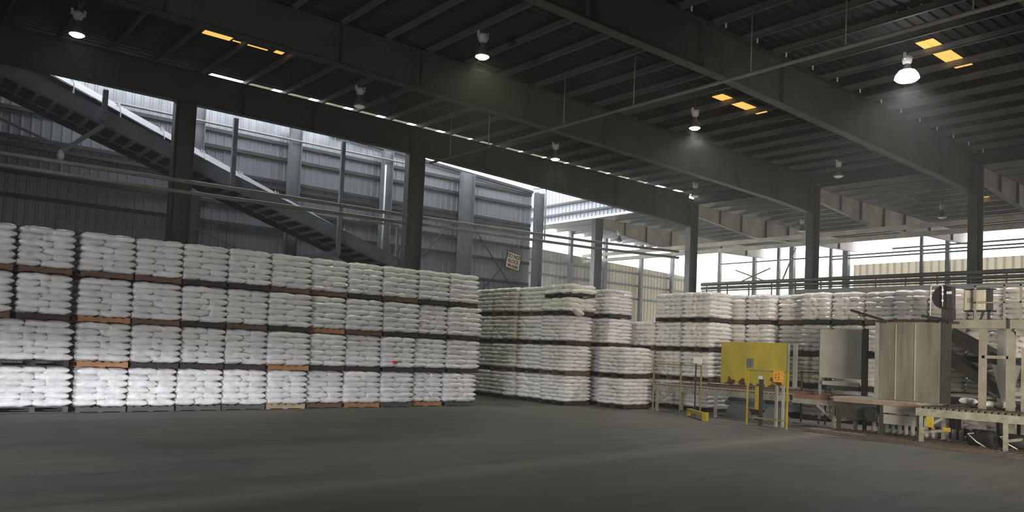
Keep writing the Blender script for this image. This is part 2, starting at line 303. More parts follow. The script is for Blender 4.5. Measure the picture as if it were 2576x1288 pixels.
# ------------------------------------------------------------------ steel frame
ORD = ['first', 'second', 'third', 'fourth', 'fifth', 'sixth', 'seventh', 'eighth', 'ninth', 'tenth', 'eleventh', 'twelfth', 'thirteenth', 'fourteenth', 'fifteenth']
def girder(y, label, x0=-9.7, x1=36.65, top=11.1, stiff=(1.0, 5.4, 10.3, 13.1, 17.6, 21.6, 26.0, 30.4, 33.6)):
    t = thing('roof_girder', (x0, y, 9.5), label, 'girder')
    zb = lambda x: 10.0 if x < 18 else (10.0 - (x - 18) * 0.034 if x < 33.6 else 9.47 - (x - 33.6) * 0.055)
    if y < 20: zb0 = zb; zb = lambda x: zb0(x) - 0.22 * max(0, 1 - abs(x - 14) / 20)
    if y == 21.2: zb1 = zb; zb = lambda x: zb1(x) - 0.17 * max(0, 1 - abs(x - 19) / 12)
    xs = [x0, 10, 18, 26, 33.6, x1]
    b = MB((x0, y, 9.5))
    for a, c in zip(xs, xs[1:]):
        b.quad8([(a, y - 0.01, zb(a)), (c, y - 0.01, zb(c)), (c, y + 0.01, zb(c)), (a, y + 0.01, zb(a)), (a, y - 0.01, top), (c, y - 0.01, top), (c, y + 0.01, top), (a, y + 0.01, top)])
    b.build('web', M['steel'], t)
    b = MB((x0, y, 9.5))
    for a, c in zip(xs, xs[1:]):
        b.quad8([(a, y - 0.16, zb(a) - 0.03), (c, y - 0.16, zb(c) - 0.03), (c, y + 0.16, zb(c) - 0.03), (a, y + 0.16, zb(a) - 0.03), (a, y - 0.16, zb(a)), (c, y - 0.16, zb(c)), (c, y + 0.16, zb(c)), (a, y + 0.16, zb(a))])
    b.build('bottom_flange', M['steel'], t)
    MB((x0, y, 9.5)).box((x0, y - 0.16, top), (x1, y + 0.16, top + 0.03)).build('top_flange', M['steel'], t)
    for x in stiff:
        MB((x, y, 9.5)).box((x - 0.012, y - 0.15, zb(x)), (x + 0.012, y + 0.15, top)).build('stiffener', M['steel'], t)
    return t
girder(28.8, 'dark steel roof girder furthest away, nearest the sheeted left wall')
girder(21.2, 'dark steel roof girder second from the sheeted wall, above the sack wall front')
girder(13.6, 'dark steel roof girder across the ceiling middle, third from the sheeted wall')
girder(6.0, 'deep dark steel roof girder cutting the top right corner of the picture')
def far_rafter(y, label):
    t = thing('tapered_rafter', (37.35, y, 9.5), label, 'rafter')
    xs = [(37.4, 10.0), (43, 9.48), (45.2, 9.52), (50, 9.82), (56.3, 9.98)]; top = 10.66
    def bot(x):
        for (a, p), (c, q) in zip(xs, xs[1:]):
            if x <= c: return p + (q - p) * (x - a) / (c - a)
        return xs[-1][1]
    b = MB((37.35, y, 9.5)); f = MB((37.35, y, 9.5))
    for (a, p), (c, q) in zip(xs, xs[1:]):
        b.quad8([(a, y - .01, p), (c, y - .01, q), (c, y + .01, q), (a, y + .01, p), (a, y - .01, top), (c, y - .01, top), (c, y + .01, top), (a, y + .01, top)])
        f.quad8([(a, y - .13, p - .03), (c, y - .13, q - .03), (c, y + .13, q - .03), (a, y + .13, p - .03), (a, y - .13, p), (c, y - .13, q), (c, y + .13, q), (a, y + .13, p)])
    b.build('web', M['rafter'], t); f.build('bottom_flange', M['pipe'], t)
    for x in (39.6, 41.8, 44.5, 47.1, 50.5, 53.8): MB((x, y, 9.5)).box((x - .03, y - .12, bot(x)), (x + .03, y - .011, top)).build('stiffener', M['pipedark'], t)
for y, l in ((36.5, 'pale rafter beyond the furthest pillar, with bright lower edge'), (28.8, 'pale rafter beyond the second pillar of the far row, with dusty cream web panels'),
             (21.2, 'pale rafter beyond the third pillar of the far row, with cream web'), (13.6, 'pale rafter beyond the right-hand pillar of the far row'), (6.0, 'pale rafter at the right edge beyond the last pillar')):
    far_rafter(y, l)
def column(x, y, h, label, du=0.7, dv=0.36, m='steel', strap=False):
    t = thing('steel_column', (x, y, 0), label, 'column'); f = 0.035
    MB((x, y, 0)).box((x - du / 2 + f, y - .012, 0.02), (x + du / 2 - f, y + .012, h)).build('web', M[m], t)
    for s in (-1, 1):
        MB((x, y, 0)).box((x + s * du / 2 - (f if s > 0 else 0), y - dv / 2, 0.02), (x + s * du / 2 + (f if s < 0 else 0), y + dv / 2, h)).build('flange', M[m], t)
    MB((x, y, 0)).box((x - du / 2 - .08, y - dv / 2 - .08, 0), (x + du / 2 + .08, y + dv / 2 + .08, 0.02)).build('base_plate', M[m], t)
    return t
column(8.35, 28.8, 9.97, 'wide dark steel column behind the sack wall at left, crossed by two pipes')
column(17.95, 28.8, 9.97, 'wide dark steel column rising behind the right part of the sack wall', 0.8)
column(37.0, 36.5, 10.6, 'grey steel column furthest away in the far row')
column(37.0, 28.8, 10.7, 'grey steel column with splayed girder haunch, second in the far row')
column(37.0, 21.2, 10.7, 'grey steel column standing right of the brightest opening, third in the far row')
column(37.0, 13.6, 10.7, 'grey steel column nearest in the far row, above the cream control cabinet', 0.75)
for x, l in ((2.5, 'slim wall column at the far left, mostly hidden behind the inclined gallery'), (9.95, 'slim wall column just right of the wide left column'), (14.1, 'slim wall column where the inclined gallery crosses behind the two pipes'),
             (18.7, 'slim wall column just left of the wide dark column, with a pale vertical pipe'), (23.4, 'wall column under the bright slot, left of the tilted sign'), (28.3, 'dark wall column at the end of the sheeted wall, right of the tilted sign')):
    column(x, 32.45, 11.0 - max(0, (x - 16)) * 0.05, l, 0.5 if x != 23.4 else 0.75, 0.32, 'wallsteel')
# diagonal wall bracing rods
for (a, b, l) in (((19.4, 4.2), (22.9, 8.2), 'thin diagonal brace rod on the wall beside the wide dark column'), ((24.0, 8.2), (27.9, 4.0), 'thin brace rod falling to the right behind the tilted sign'), ((24.2, 4.0), (27.9, 8.0), 'thin brace rod rising to the right behind the tilted sign')):
    tag(MB((a[0], 32.5, a[1])).tube([(a[0], 32.815, a[1]), (b[0], 32.815, b[1])], 0.03, 6).build('brace_rod', M['girt']), l, 'brace rod')
# purlins of the main roof (one object each)
px = []; x = 24.25 - 22 * 1.53
while x < 36.6: px.append(round(x, 2)); x += 1.53
proto = None
for i, x in enumerate(px):
    if proto is None:
        b = MB((0, 0, 0))
        y0, y1 = -5.7, 29.7
        b.box((0, y0, 11.14), (0.014, y1, 11.37)).box((-0.07, y0, 11.14), (0.0, y1, 11.155)).box((0.014, y0, 11.355), (0.085, y1, 11.37))
        proto = b.build('roof_purlin', M['purlin']); o = proto
        clip = MB((0, 13.15, 11.08)).box((-0.03, 13.12, 11.0), (0.0, 13.16, 11.135)).build('clip', M['white'], proto); clip['label'] = 'small white hanging clip'
    else:
        o = proto.copy(); COL.objects.link(o); c2 = clip.copy(); COL.objects.link(c2); c2.parent = o
    o.location = (x, 0, 0)
    tag(o, 'long thin steel purlin under the main roof', 'purlin', 'purlins under the main roof')
proto = None
for i, x in enumerate([a for a in px if 6 < a < 33.4]):
    if proto is None: proto = o = MB((0, 0, 0)).box((0, 29.75, 11.14), (0.014, 32.6, 11.37)).box((-0.07, 29.75, 11.14), (0, 32.6, 11.155)).build('roof_purlin', M['purlin'])
    else: o = proto.copy(); COL.objects.link(o)
    o.location = (x, 0, 0)
    tag(o, 'short daylit purlin stub crossing the open roof slot beside the sheeted wall', 'purlin', 'purlins across the open roof slot')
proto = None; k = 0; x = 38.6
while x < 56:
    if proto is None: proto = o = MB((0, 0, 0)).box((0, -5.7, -0.30), (0.014, 43.8, -0.01)).box((-0.07, -5.7, -0.30), (0, 43.8, -0.285)).build('roof_purlin', M['pipe'])  # lighter steel colour stands in for the lit purlin edges
    else: o = proto.copy(); COL.objects.link(o)
    o.location = (x, 0, zl(x)); x += 1.45
    tag(o, 'purlin of the lower roof beyond the far pillars, lit from below along its edge', 'purlin', 'purlins of the lower far roof')
# pale translucent sheets left over the slot between the purlins
proto = None
for i, x in enumerate([a for a in px if 9 < a < 33]):
    if proto is None: proto = o = MB((0, 29.1, ZD)).box((0.12, 29.16, ZD + 0.01), (1.2, 30.2, ZD + 0.03)).build('roof_sheet', M['fibresheet'])
    else: o = proto.copy(); COL.objects.link(o)
    o.location = (x, 29.1, ZD); o.scale = (1.0 if x < 19 else 1.2, 1.0 if i % 3 else .7, 1)
    tag(o, 'pale translucent roof sheet in the ragged bright strip above the furthest girder', 'roof sheet', 'ragged roof sheets over the slot')

# ------------------------------------------------------------------ pipes and rails
def pipe(name, pts, r, m, label, cat='pipe', group=None, n=8):
    return tag(MB(pts[0]).tube(pts, r, n).build(name, M[m]), label, cat, group)
pipe('horizontal_pipe', [(-9.7, 28.25, 6.95), (8, 28.42, 7.13), (17.5, 28.5, 7.22)], 0.075, 'pipe', 'upper long grey pipe crossing the left column, ending at the wide dark column')
pipe('horizontal_pipe', [(-9.7, 28.25, 6.62), (8, 28.42, 6.75), (17.5, 28.5, 6.9)], 0.075, 'pipe', 'lower long grey pipe crossing the left column, ending at the wide dark column')
pipe('horizontal_pipe', [(18.4, 29.2, 7.36), (29.4, 29.5, 7.62), (36.6, 29.4, 7.85)], 0.075, 'pipe', 'upper grey pipe running right from the wide dark column towards the bright corner')
pipe('horizontal_pipe', [(18.4, 29.2, 7.06), (29.4, 29.5, 7.29), (36.6, 29.4, 7.5)], 0.075, 'pipe', 'lower grey pipe running right from the wide dark column towards the bright corner')
pipe('wall_pipe', [(-9.7, 32.3, 10.38), (13.3, 32.3, 10.4), (19.5, 32.3, 10.43)], 0.045, 'pipe', 'thin pale pipe running high along the sheeted wall')
pipe('wall_pipe', [(18.42, 32.1, 10.1), (18.42, 32.1, 4.4)], 0.04, 'white', 'thin pale vertical pipe down the wall beside the wide dark column')
pipe('drain_pipe', [(27.6, 32.2, 10.5), (28.5, 32.2, 10.66), (28.62, 32.26, 10.5), (28.62, 32.26, 7.8)], 0.05, 'white', 'white drop pipe with an elbow at the end of the sheeted wall')
# sprinkler main hung below the girders, with its rods
t = thing('sprinkler_main', (17.68, 27.2, 9.3), 'long thin pipe hanging under the girders from upper right to centre', 'pipe')
MB((17.68, 27.2, 9.3)).tube([(17.68, 27.2, 9.3), (17.68, -5.7, 9.3)], 0.05, 10).build('pipe', M['pipe'], t)
for y in (25.8, 23.3, 19.2, 16.1, 12.0, 9.4, 6.6, 3.0):
    MB((17.68, y, 9.3)).tube([(17.68, y, 9.34), (17.68, y, 11.1)], 0.018, 6).build('hanger_rod', M['pipe'], t)
# twin bearer beams in the far bay
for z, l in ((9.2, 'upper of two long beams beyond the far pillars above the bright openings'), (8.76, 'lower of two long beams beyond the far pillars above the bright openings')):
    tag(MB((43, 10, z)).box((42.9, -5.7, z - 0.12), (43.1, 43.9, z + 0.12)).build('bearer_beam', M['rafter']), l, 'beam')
for z, yy, l in ((9.85, 25.5, 'highest thin service pipe across the bright back opening'), (9.55, 40, 'middle thin service pipe across the bright back opening'), (9.35, 30, 'lowest thin service pipe across the bright back opening')):
    pipe('service_pipe', [(55, yy, z), (55, -5.7, z + 0.1)], 0.06, 'pipe', l)
# grey trough of the overhead conveyor and its rails, behind the long sack row
t = thing('overhead_conveyor', (30.6, 5, 4.3), 'grey green sheet trough of the overhead conveyor behind the long right sack row', 'conveyor')
MB((30.6, 5, 4.3)).box((30.5, -5.7, 4.3), (30.54, 18.2, 4.8)).build('side_sheet', M['guard'], t)
MB((30.6, 5, 4.3)).box((30.54, -5.7, 4.38), (31.3, 18.2, 4.42)).build('trough_floor', M['guard'], t)
for y in (16.9, 12.9, 9, 5, 1, -3): MB((30.9, y, 0)).box((30.8, y - .06, 0), (30.92, y + .06, 4.38)).build('leg', M['guard'], t)
for i, (z, r) in enumerate(((5.27, 0.085), (5.08, 0.07), (4.95, 0.03))):
    MB((31.2, 5, z)).tube([(31.2, 23.6, z), (31.2, -5.7, z)], r, 8).build('rail', M['pipedark'], t)
for y in [23.3 - 1.17 * k for k in range(24)]:
    MB((31.2, y, 4.4)).box((31.18, y - .02, 4.42 if y < 17 else 4.0), (31.22, y + .02, 5.27)).build('rail_post', M['pipedark'], t)
# posts and cross braces standing against the back opening
def post(x, y, z0, z1, w, m, label, name='wind_post'):
    return tag(MB((x, y, z0)).box((x - w / 2, y - w / 2, z0), (x + w / 2, y + w / 2, z1)).build(name, M[m]), label, 'post')
for y, wd, l in ((40.6, .24, 'slim post in the bright back opening nearest the far corner'), (37.2, .28, 'slim post in the bright opening at the middle of the cross brace'), (35.0, .22, 'post in the bright opening right of the cross brace'), (33.8, .36, 'wide post just left of the third far pillar'),
                 (29.4, .4, 'wide pale post right of the third far pillar'), (30.6, .2, 'thin dark post right of the third far pillar'), (24.0, .2, 'thin post in the middle of the right back opening'), (22.3, .26, 'post just left of the nearest far pillar'), (16.6, .26, 'post just right of the nearest far pillar'), (10.5, .3, 'post at the right end of the back wall')):
    post(56.1, y, 0, 10.7, wd, 'wallsteel', l)
for (ya, za, yb, zb, l) in ((38.9, 7.9, 35.6, 9.1, 'cross brace arm rising right in the bright opening'), (38.9, 9.1, 35.6, 7.9, 'cross brace arm falling right in the bright opening'), (34.6, 7.9, 33.4, 10.6, 'steep dark brace beside the third far pillar')):
    tag(MB((55.9, ya, za)).bar((55.9, ya, za), (55.9, yb, zb), 0.09, 0.09, up=(1, 0, 0)).build('cross_brace', M['wallsteel']), l, 'brace')
for x, l in ((35.6, 'post on the far left wall beside the end of the sheeted wall'), (41.4, 'wide post on the far left wall just left of the furthest pillar'), (45.2, 'thin dark post on the far left wall left of the furthest pillar'), (49.5, 'post on the far left wall right of the furthest pillar'), (53.5, 'post on the far left wall near the bright corner')):
    post(x, 43.6, 0, 10.9, 0.28, 'wallsteel', l)

# ------------------------------------------------------------------ inclined gallery against the left wall
zc = lambda x: 9.1 - 0.325 * (x - 5.3)        # underside of the near beam
g = thing('inclined_gallery', (10, 30.4, 7), 'blue grey inclined conveyor gallery climbing to the upper left before the sheeted wall', 'conveyor gallery')
def incl(y0, y1, lo, hi, x0, x1, name, m, label=None, zc=zc):
    o = MB((10, 30.4, 7)).quad8([(x0, y0, zc(x0) + lo), (x1, y0, zc(x1) + lo), (x1, y1, zc(x1) + lo), (x0, y1, zc(x0) + lo), (x0, y0, zc(x0) + hi), (x1, y0, zc(x1) + hi), (x1, y1, zc(x1) + hi), (x0, y1, zc(x0) + hi)]).build(name, M[m], g)
    if label: o['label'] = label
    return o
X1 = 18.6
incl(29.75, 29.8, 0, 0.5, -9.6, X1, 'side_beam', 'gal'); incl(29.68, 29.87, -0.03, 0.0, -9.6, X1, 'bottom_flange', 'gal'); incl(29.68, 29.87, 0.5, 0.53, -9.6, X1, 'top_flange', 'gal')
incl(31.25, 31.3, 0, 0.5, -9.6, X1, 'side_beam', 'gal')
incl(30.0, 31.1, 0.16, 0.22, -9.6, X1, 'belt', 'dark')
incl(29.8, 32.35, 0.03, 0.06, -9, X1, 'shade_pan', 'dark')  # added dark sheet that keeps slot light off the wall below
zk = lambda x: zc(x) + .42 - .045 * (x - 5)
xa, xb = -3, X1 + .4
cv = MB((10, 30.4, 7)).quad8([(xa, 31.0, zk(xa) + .78), (xb, 31.0, zk(xb) + .78), (xb, 31.03, zk(xb) + .76), (xa, 31.03, zk(xa) + .76), (xa, 31.45, zk(xa) + 1.16), (xb, 31.45, zk(xb) + 1.16), (xb, 31.48, zk(xb) + 1.14), (xa, 31.48, zk(xa) + 1.14)]).build('belt_cover', M['cover'], g)
cv['label'] = 'pale sheet strip along the top of the gallery'
incl(31.12, 31.19, 0.5, 0.78, -3, X1, 'bed_panel', 'dark', None, zk)  # dark side panel of the conveyor bed
for k in range(48):
    x = -5.5 + k * 0.5
    MB((x, 30.4, zc(x))).bar((x, 29.8, zc(x) - .04), (x, 31.25, zc(x) - .04), 0.12, 0.1).build('cross_member', M['gal'], g)
for k in range(17):
    x = -5.5 + k * 1.53
    MB((x, 31, zc(x))).bar((x, 31.0, zk(x) + .5), (x + .02, 31.42, zk(x) + 1.2), 0.05, 0.05, up=(0, 1, 0)).build('cover_bracket', M['gal'], g)
    MB((x, 31, zc(x))).tube([(x - .25, 30.6, zc(x) + .2), (x - .05, 30.5, zc(x) + .62), (x, 30.9, zk(x) + .8), (x, 31.08, zk(x) + 1.1)], 0.02, 6).build('idler_hoop', M['gal'], g)
incl(30.3, 30.36, -1.3, -1.22, -9.6, 5.0, 'lower_chord', 'gal')
MB((10, 30.4, 7)).bar((9.3, 30.6, 5.9), (16.5, 30.6, 3.4), 0.06, 0.06).build('stay_rod', M['gal'], g)
MB((10, 30.4, 7)).bar((12.5, 29.7, 4.8), (15.0, 29.7, 5.4), 0.25, 0.3).build('lower_beam', M['gal'], g)
for x, zb in ((5.9, zc(5.9)), (10.35, 7.3), (14.8, 5.3), (0.9, zc(0.9))):
    MB((x, 29.3, zb)).box((x - .08, 29.25, zb), (x + .08, 29.38, 9.96)).build('hanger_post', M['gal'], g)
    MB((x, 29.3, zb)).box((x - .06, 29.38, zb), (x + .06, 29.75, zb + .12)).build('hanger_seat', M['gal'], g)
MB((5.9, 29.3, 8)).bar((5.9, 29.32, 8.75), (4.75, 29.32, 7.65), 0.14, 0.16, up=(0, 1, 0)).build('knee_brace', M['gal'], g)
# access ladder frame at the foot of the gallery
t = thing('access_frame', (17.3, 29.9, 5), 'pale narrow upright frame with mesh just left of the wide dark column', 'frame')
MB((17.3, 29.9, 5)).box((17.85, 29.85, 4.6), (17.95, 29.95, 7.0)).build('upright', M['pipe'], t)
MB((17.3, 29.9, 5)).box((16.0, 29.86, 6.92), (17.85, 29.94, 7.0)).build('top_bar', M['pipe'], t)
# white wrapped lamp bulb hanging by the knee brace
tag(MB((4.7, 29.32, 7.4)).lathe((4.7, 29.32, 7.3), [(0, 0), (.09, .05), (.12, .2), (.08, .34), (.02, .42)], 12).build('wrapped_bundle', M['white']), 'small white wrapped bundle hanging at the foot of the gallery knee brace', 'bundle')

# ------------------------------------------------------------------ high bay lamps
def lamp(x, y, label, on, color=(1, 1, 1), power=0.0, zr=10.05, est=12.0, ztop=11.38, k=1.0):
    t = thing('high_bay_lamp', (x, y, zr), label, 'lamp'); o = (x, y, zr)
    MB(o).lathe(o, [(a * k, b) for a, b in ((0.215, 0.0), (0.205, 0.05), (0.17, 0.16), (0.11, 0.27), (0.075, 0.34), (0.07, 0.40))], 24).build('reflector', M['lampshade'], t)
    MB(o).lathe((x, y, zr + 0.40), [(0.07, 0), (0.13, 0.06), (0.155, 0.16), (0.15, 0.24), (0.06, 0.27)], 6).build('ballast_housing', M['lampbody'], t)
    for s in (-1, 1): MB(o).box((x + s * .16 - .03, y - .03, zr + .54), (x + s * .16 + .03, y + .03, zr + .72)).build('bracket', M['lampbody'], t)
    MB(o).tube([(x, y, zr + .66), (x, y, ztop)], 0.014, 6).build('stem', M['pipedark'], t)
    lm = M.get('lens' + label[:30])
    if lm is None:
        lm = mat('lamp glass ' + label[:24], (0.7, 0.7, 0.68), 0.3, emit=color if on else (0.8, 0.85, 0.8), estr=est if on else 0.12, var=0.02)  # unlit lenses also get a faint glow put into the glass
    MB(o).lathe((x, y, zr - 0.035), [(0.02, -0.045), (0.12, -0.02), (0.195, 0.03)] if k == 1 else [(0.05, -0.06), (0.27, -0.03), (0.335, 0.03), (0.30, 0.14), (0.22, 0.25)], 24).build('lens', lm, t)['label'] = 'glowing round lens' if on else 'unlit round lens'
    if on and power:
        l = bpy.data.lights.new('lamp_light', 'SPOT'); l.energy = power; l.color = color; l.spot_size = math.radians(150); l.spot_blend = 0.6; l.shadow_soft_size = 0.18
        lo = bpy.data.objects.new('lamp_light', l); COL.objects.link(lo); lo.parent = t; lo.location = (0, 0, -0.14)
lamp(4.15, 24.7, 'lit lamp at the upper left above the inclined gallery', True, (1.0, 0.98, 0.92), 120)
lamp(13.15, 17.8, 'lit lamp with a greenish glow high above the sack wall', True, (0.86, 1.0, 0.62), 520)
lamp(13.0, 24.7, 'unlit lamp above the bright roof slot, left of the greenish lamp', False)
lamp(22.85, 17.8, 'lit white lamp in the middle of the right ceiling', True, (1.0, 0.97, 0.95), 900)
lamp(22.7, 25.1, 'small lit lamp just above the girder near the wall end', True, (1.0, 0.97, 0.9), 160, est=4)
lamp(22.8, 10.25, 'very bright white lamp at the upper right beside the orange rooflight', True, (0.97, 0.96, 1.0), 1700, est=16, k=1.25)
lamp(33.1, 17.8, 'unlit lamp below the right ceiling, in front of the third far pillar', False)
lamp(32.8, 25.4, 'unlit lamp left of the second far girder end', False)
lamp(42.5, 17.2, 'unlit pale lamp in the far bay beside the nearest far pillar', False, zr=9.45, ztop=10.97)
lamp(42.6, 25.1, 'unlit pale lamp in the far bay beside the third far pillar', False, zr=9.45, ztop=10.97)
lamp(38.8, 36.2, 'small dark lamp in the far bay beside the furthest pillar', False, zr=9.25, ztop=10.97)

# ------------------------------------------------------------------ sacks on pallets
BL, BW, BT = 0.745, 0.495, 0.200
def sack_mesh(seed, m):
    rnd = random.Random(seed); n, k = 16, 14; bm = bmesh.new(); rings = []
    ph = [rnd.uniform(0, 6.28) for _ in range(6)]; sk = rnd.uniform(-.04, .04)
    for i in range(n + 1):
        s = -1 + 2 * i / n; s = math.copysign(abs(s) ** 0.72, s)
        tf = max(0.03, (1 - abs(s) ** 3.4)) ** 0.5; wf = 1 - 0.13 * abs(s) ** 5
        ring = []
        for j in range(k):
            a = 2 * math.pi * j / k; c, d = math.cos(a), math.sin(a)
            y = BW / 2 * wf * math.copysign(abs(c) ** 0.62, c); z = BT / 2 * tf * math.copysign(abs(d) ** 0.8, d)
            z += 0.007 * math.sin(7 * s + ph[0] + 2 * y / BW) * tf + 0.006 * math.sin(4 * s * 3.1 + ph[1]) * tf * d
            y += 0.010 * math.sin(5 * s + ph[2]) * tf * abs(c) + sk * s * s * 0.3
            ring.append(bm.verts.new((s * BL / 2 + 0.006 * math.sin(3 * a + ph[3]) * (abs(s) > .8), y, z)))
        rings.append(ring)
    for A, B in zip(rings, rings[1:]):
        for j in range(k): bm.faces.new((A[j], A[(j + 1) % k], B[(j + 1) % k], B[j])).smooth = True
    bm.faces.new(rings[0][::-1]); bm.faces.new(rings[-1]); bmesh.ops.recalc_face_normals(bm, faces=bm.faces)
    me = bpy.data.meshes.new('sack'); bm.to_mesh(me); bm.free(); me.materials.append(m); return me
SACKS = [sack_mesh(i, M['sack']) for i in range(7)]; LOOSE = [sack_mesh(50 + i, M['sackloose']) for i in range(4)]
def pallet_mesh(w, d, m, along='x'):
    b = MB()
    if along == 'x':       # stringers run along x, so the front shows a solid board
        for y in (0.025, d / 2, d - 0.025): b.box((0, y - .025, .018), (w, y + .025, .108))
        for k in range(6): x = (w - .1) * k / 5; b.box((x, 0, .108), (x + .1, d, .128)); 
        for k in range(3): x = (w - .1) * k / 2; b.box((x, 0, 0), (x + .1, d, .018))
    else:
        for x in (0.05, w / 2, w - 0.05): b.box((x - .05, 0, .018), (x + .05, d, .108))
        for k in range(7): y = (d - .1) * k / 6; b.box((0, y, .108), (w, y + .1, .128))
        for k in range(3): y = (d - .1) * k / 2; b.box((0, y, 0), (w, y + .1, .018))
    bmesh.ops.recalc_face_normals(b.bm, faces=b.bm.faces)
    me = bpy.data.meshes.new('pallet'); b.bm.to_mesh(me); b.bm.free(); me.materials.append(m); return me
PAL = {}
rng = random.Random(7)
def load(x, y, z, w, label, group, wood='dark', mode='full', layers=6, H=0.995, turn=False, d=1.28, sag=0.0, z_tilt=None):
    """one wrapped pallet load with its corner at x,y: pallet and its sacks"""
    t = thing('sack_pallet', (x, y, z), label, 'pallet of sacks', group)
    key = (round(w, 2), round(d, 2), wood, turn)
    if key not in PAL: PAL[key] = pallet_mesh(round(w, 2) - .015, d, WOOD[wood], 'y' if turn else 'x')
    p = bpy.data.objects.new('pallet', PAL[key]); COL.objects.link(p); p.parent = t
    if wood in ('orange', 'tan', 'grey'): p['label'] = {'orange': 'fresh orange wood pallet', 'tan': 'pale tan wood pallet', 'grey': 'weathered grey pallet'}[wood]
    pitch = (H - 0.145) / layers
    for k in range(layers):
        if not turn:
            fx = (w / 1.08); fy = d / 1.28
            A = [(0.215, 0.32, 90), (0.215, 0.965, 90), (0.75, 0.215, 0), (0.75, 0.64, 0), (0.75, 1.065, 0)]
            if k % 2: A = [(1.08 - a, b, r) for a, b, r in A]
            A = [(a * fx, b * fy, r) for a, b, r in A]
            if mode == 'front': A = [q for q in A if q[1] < 0.36 or (q[1] < 0.7 and q[0] < .5)]
            if mode == 'left': A = [q for q in A if q[0] < 0.36]
        else:
            fx = w / 1.28; fy = d / 1.08
            A = [(0.32, 0.215, 0), (0.965, 0.215, 0), (0.215, 0.75, 90), (0.64, 0.75, 90), (1.065, 0.75, 90)]
            if k % 2: A = [(a, 1.08 - b, r) for a, b, r in A]
            A = [(a * fx, b * fy, r) for a, b, r in A]
            if mode == 'left': A = [q for q in A if q[0] < 0.4]
        for (a, b, r) in A:
            top = k == layers - 1
            o = bpy.data.objects.new('sack', SACKS[rng.randrange(7)]); COL.objects.link(o); o.parent = t
            o.location = (a + rng.uniform(-.012, .012), b + rng.uniform(-.014, .014), 0.134 + pitch * (k + .5) + rng.uniform(-.003, .003))
            if top: o.location.x += (w / 2 - a) * .06; o.location.y += (d / 2 - b) * .06
            rr = r + rng.choice((0, 180)) + rng.uniform(-2, 2)
            o.rotation_euler = (math.radians(rng.uniform(-1.5, 1.5)), math.radians(rng.uniform(-1.5, 1.5)), math.radians(rr))
            ls, ws = (fx, fy) if r == 0 else (fy, fx); o.scale = (rng.uniform(.96, 1.0) * ls, rng.uniform(.96, 1.0) * ws, pitch / 0.156 * rng.uniform(.98, 1.02))
    return t
LV = ['bottom', 'second', 'third', 'top']
F = 19.4
ROWS = [
 [3.71, 4.79, 5.85, 6.94, 8.07, 9.16, 10.28, 11.39, 12.45, 13.57, 14.68],
 [3.68, 4.79, 5.88, 6.95, 8.03, 9.16, 10.26, 11.38, 12.42, 13.6, 14.79],
 [3.58, 4.78, 5.86, 6.94, 8.0, 9.15, 10.22, 11.37, 12.54, 13.6, 14.76],
 [3.55, 4.77, 5.83, 6.92, 7.99, 9.1, 10.25, 11.31, 12.48, 13.57, 14.67]]
WD = [{0: 'grey', 4: 'tan', 6: 'orange', 7: 'grey', 8: 'orange', 9: 'grey', 1: 'grey', 2: 'grey', 3: 'grey', 5: 'brown'}, {0: 'orange', 4: 'orange', 1: 'dark'}, {0: 'orange', 1: 'brown', 3: 'brown', 5: 'orange', 6: 'brown'}, {0: 'brown', 1: 'brown', 4: 'brown', 5: 'brown', 7: 'brown'}]
UN = 0.998
off = {(4, 3): .0, (6, 3): .05}
for lv, xs in enumerate(ROWS):
    for c in range(len(xs) - 1):
        w = xs[c + 1] - xs[c]; ex = 0.0
        if c == 0: ex = 0.10 if lv > 1 else 0.02
        x = xs[c] + ex; ww = min(w - ex - .035, 1.14)
        wood = WD[lv].get(c, 'dark')
        dy = rng.uniform(-.05, .06) + (0.12 if c in (5, 6, 8) else 0) * (1 if lv < 3 else .6)
        wtxt = {'orange': 'on orange pallet, ', 'tan': 'on tan pallet, ', 'grey': 'on grey pallet, ', 'brown': 'on brown pallet, ', 'dark': 'on dark pallet, '}[wood]
        load(x, F + dy, lv * UN, ww, 'white wrapped sacks %slong wall, %s tier, %s full column from left' % (wtxt, LV[lv], ORD[c]), 'sack pallets of the long left wall', wood, 'full' if c in (0, 9) else 'front', turn=False)
# leftmost stacks, turned the other way below, two narrower columns above
load(2.25, F + .15, 0, 1.38, 'wide load of blue-white sacks on an open pallet, bottom left corner of the sack wall', 'sack pallets at the left edge', 'grey', 'full', turn=True, d=1.1)
load(2.22, F + .12, UN, 1.36, 'wide load of white sacks with a bulging top, second tier at the left edge', 'sack pallets at the left edge', 'dark', 'full', turn=True, d=1.1)
load(2.50, F - .02, 2 * UN, 1.0, 'bright white sacks at the left edge, third tier, left of the wide gap', 'sack pallets at the left edge', 'dark', 'full')
load(2.48, F - .02, 3 * UN, 1.02, 'bright white sacks at the left edge, top tier, left of the wide gap', 'sack pallets at the left edge', 'brown', 'full')
load(1.30, F - .02, 2 * UN, 1.1, 'partly cropped sacks at the extreme left, third tier', 'sack pallets at the left edge', 'brown', 'full')
load(1.30, F - .02, 3 * UN, 1.1, 'partly cropped sacks at the extreme left, top tier', 'sack pallets at the left edge', 'brown', 'full')
load(0.95, F + .1, 0, 1.2, 'partly cropped sacks at the extreme left, bottom tier', 'sack pallets at the left edge', 'grey', 'full')
load(0.95, F + .1, UN, 1.2, 'partly cropped sacks at the extreme left, second tier', 'sack pallets at the left edge', 'dark', 'full')

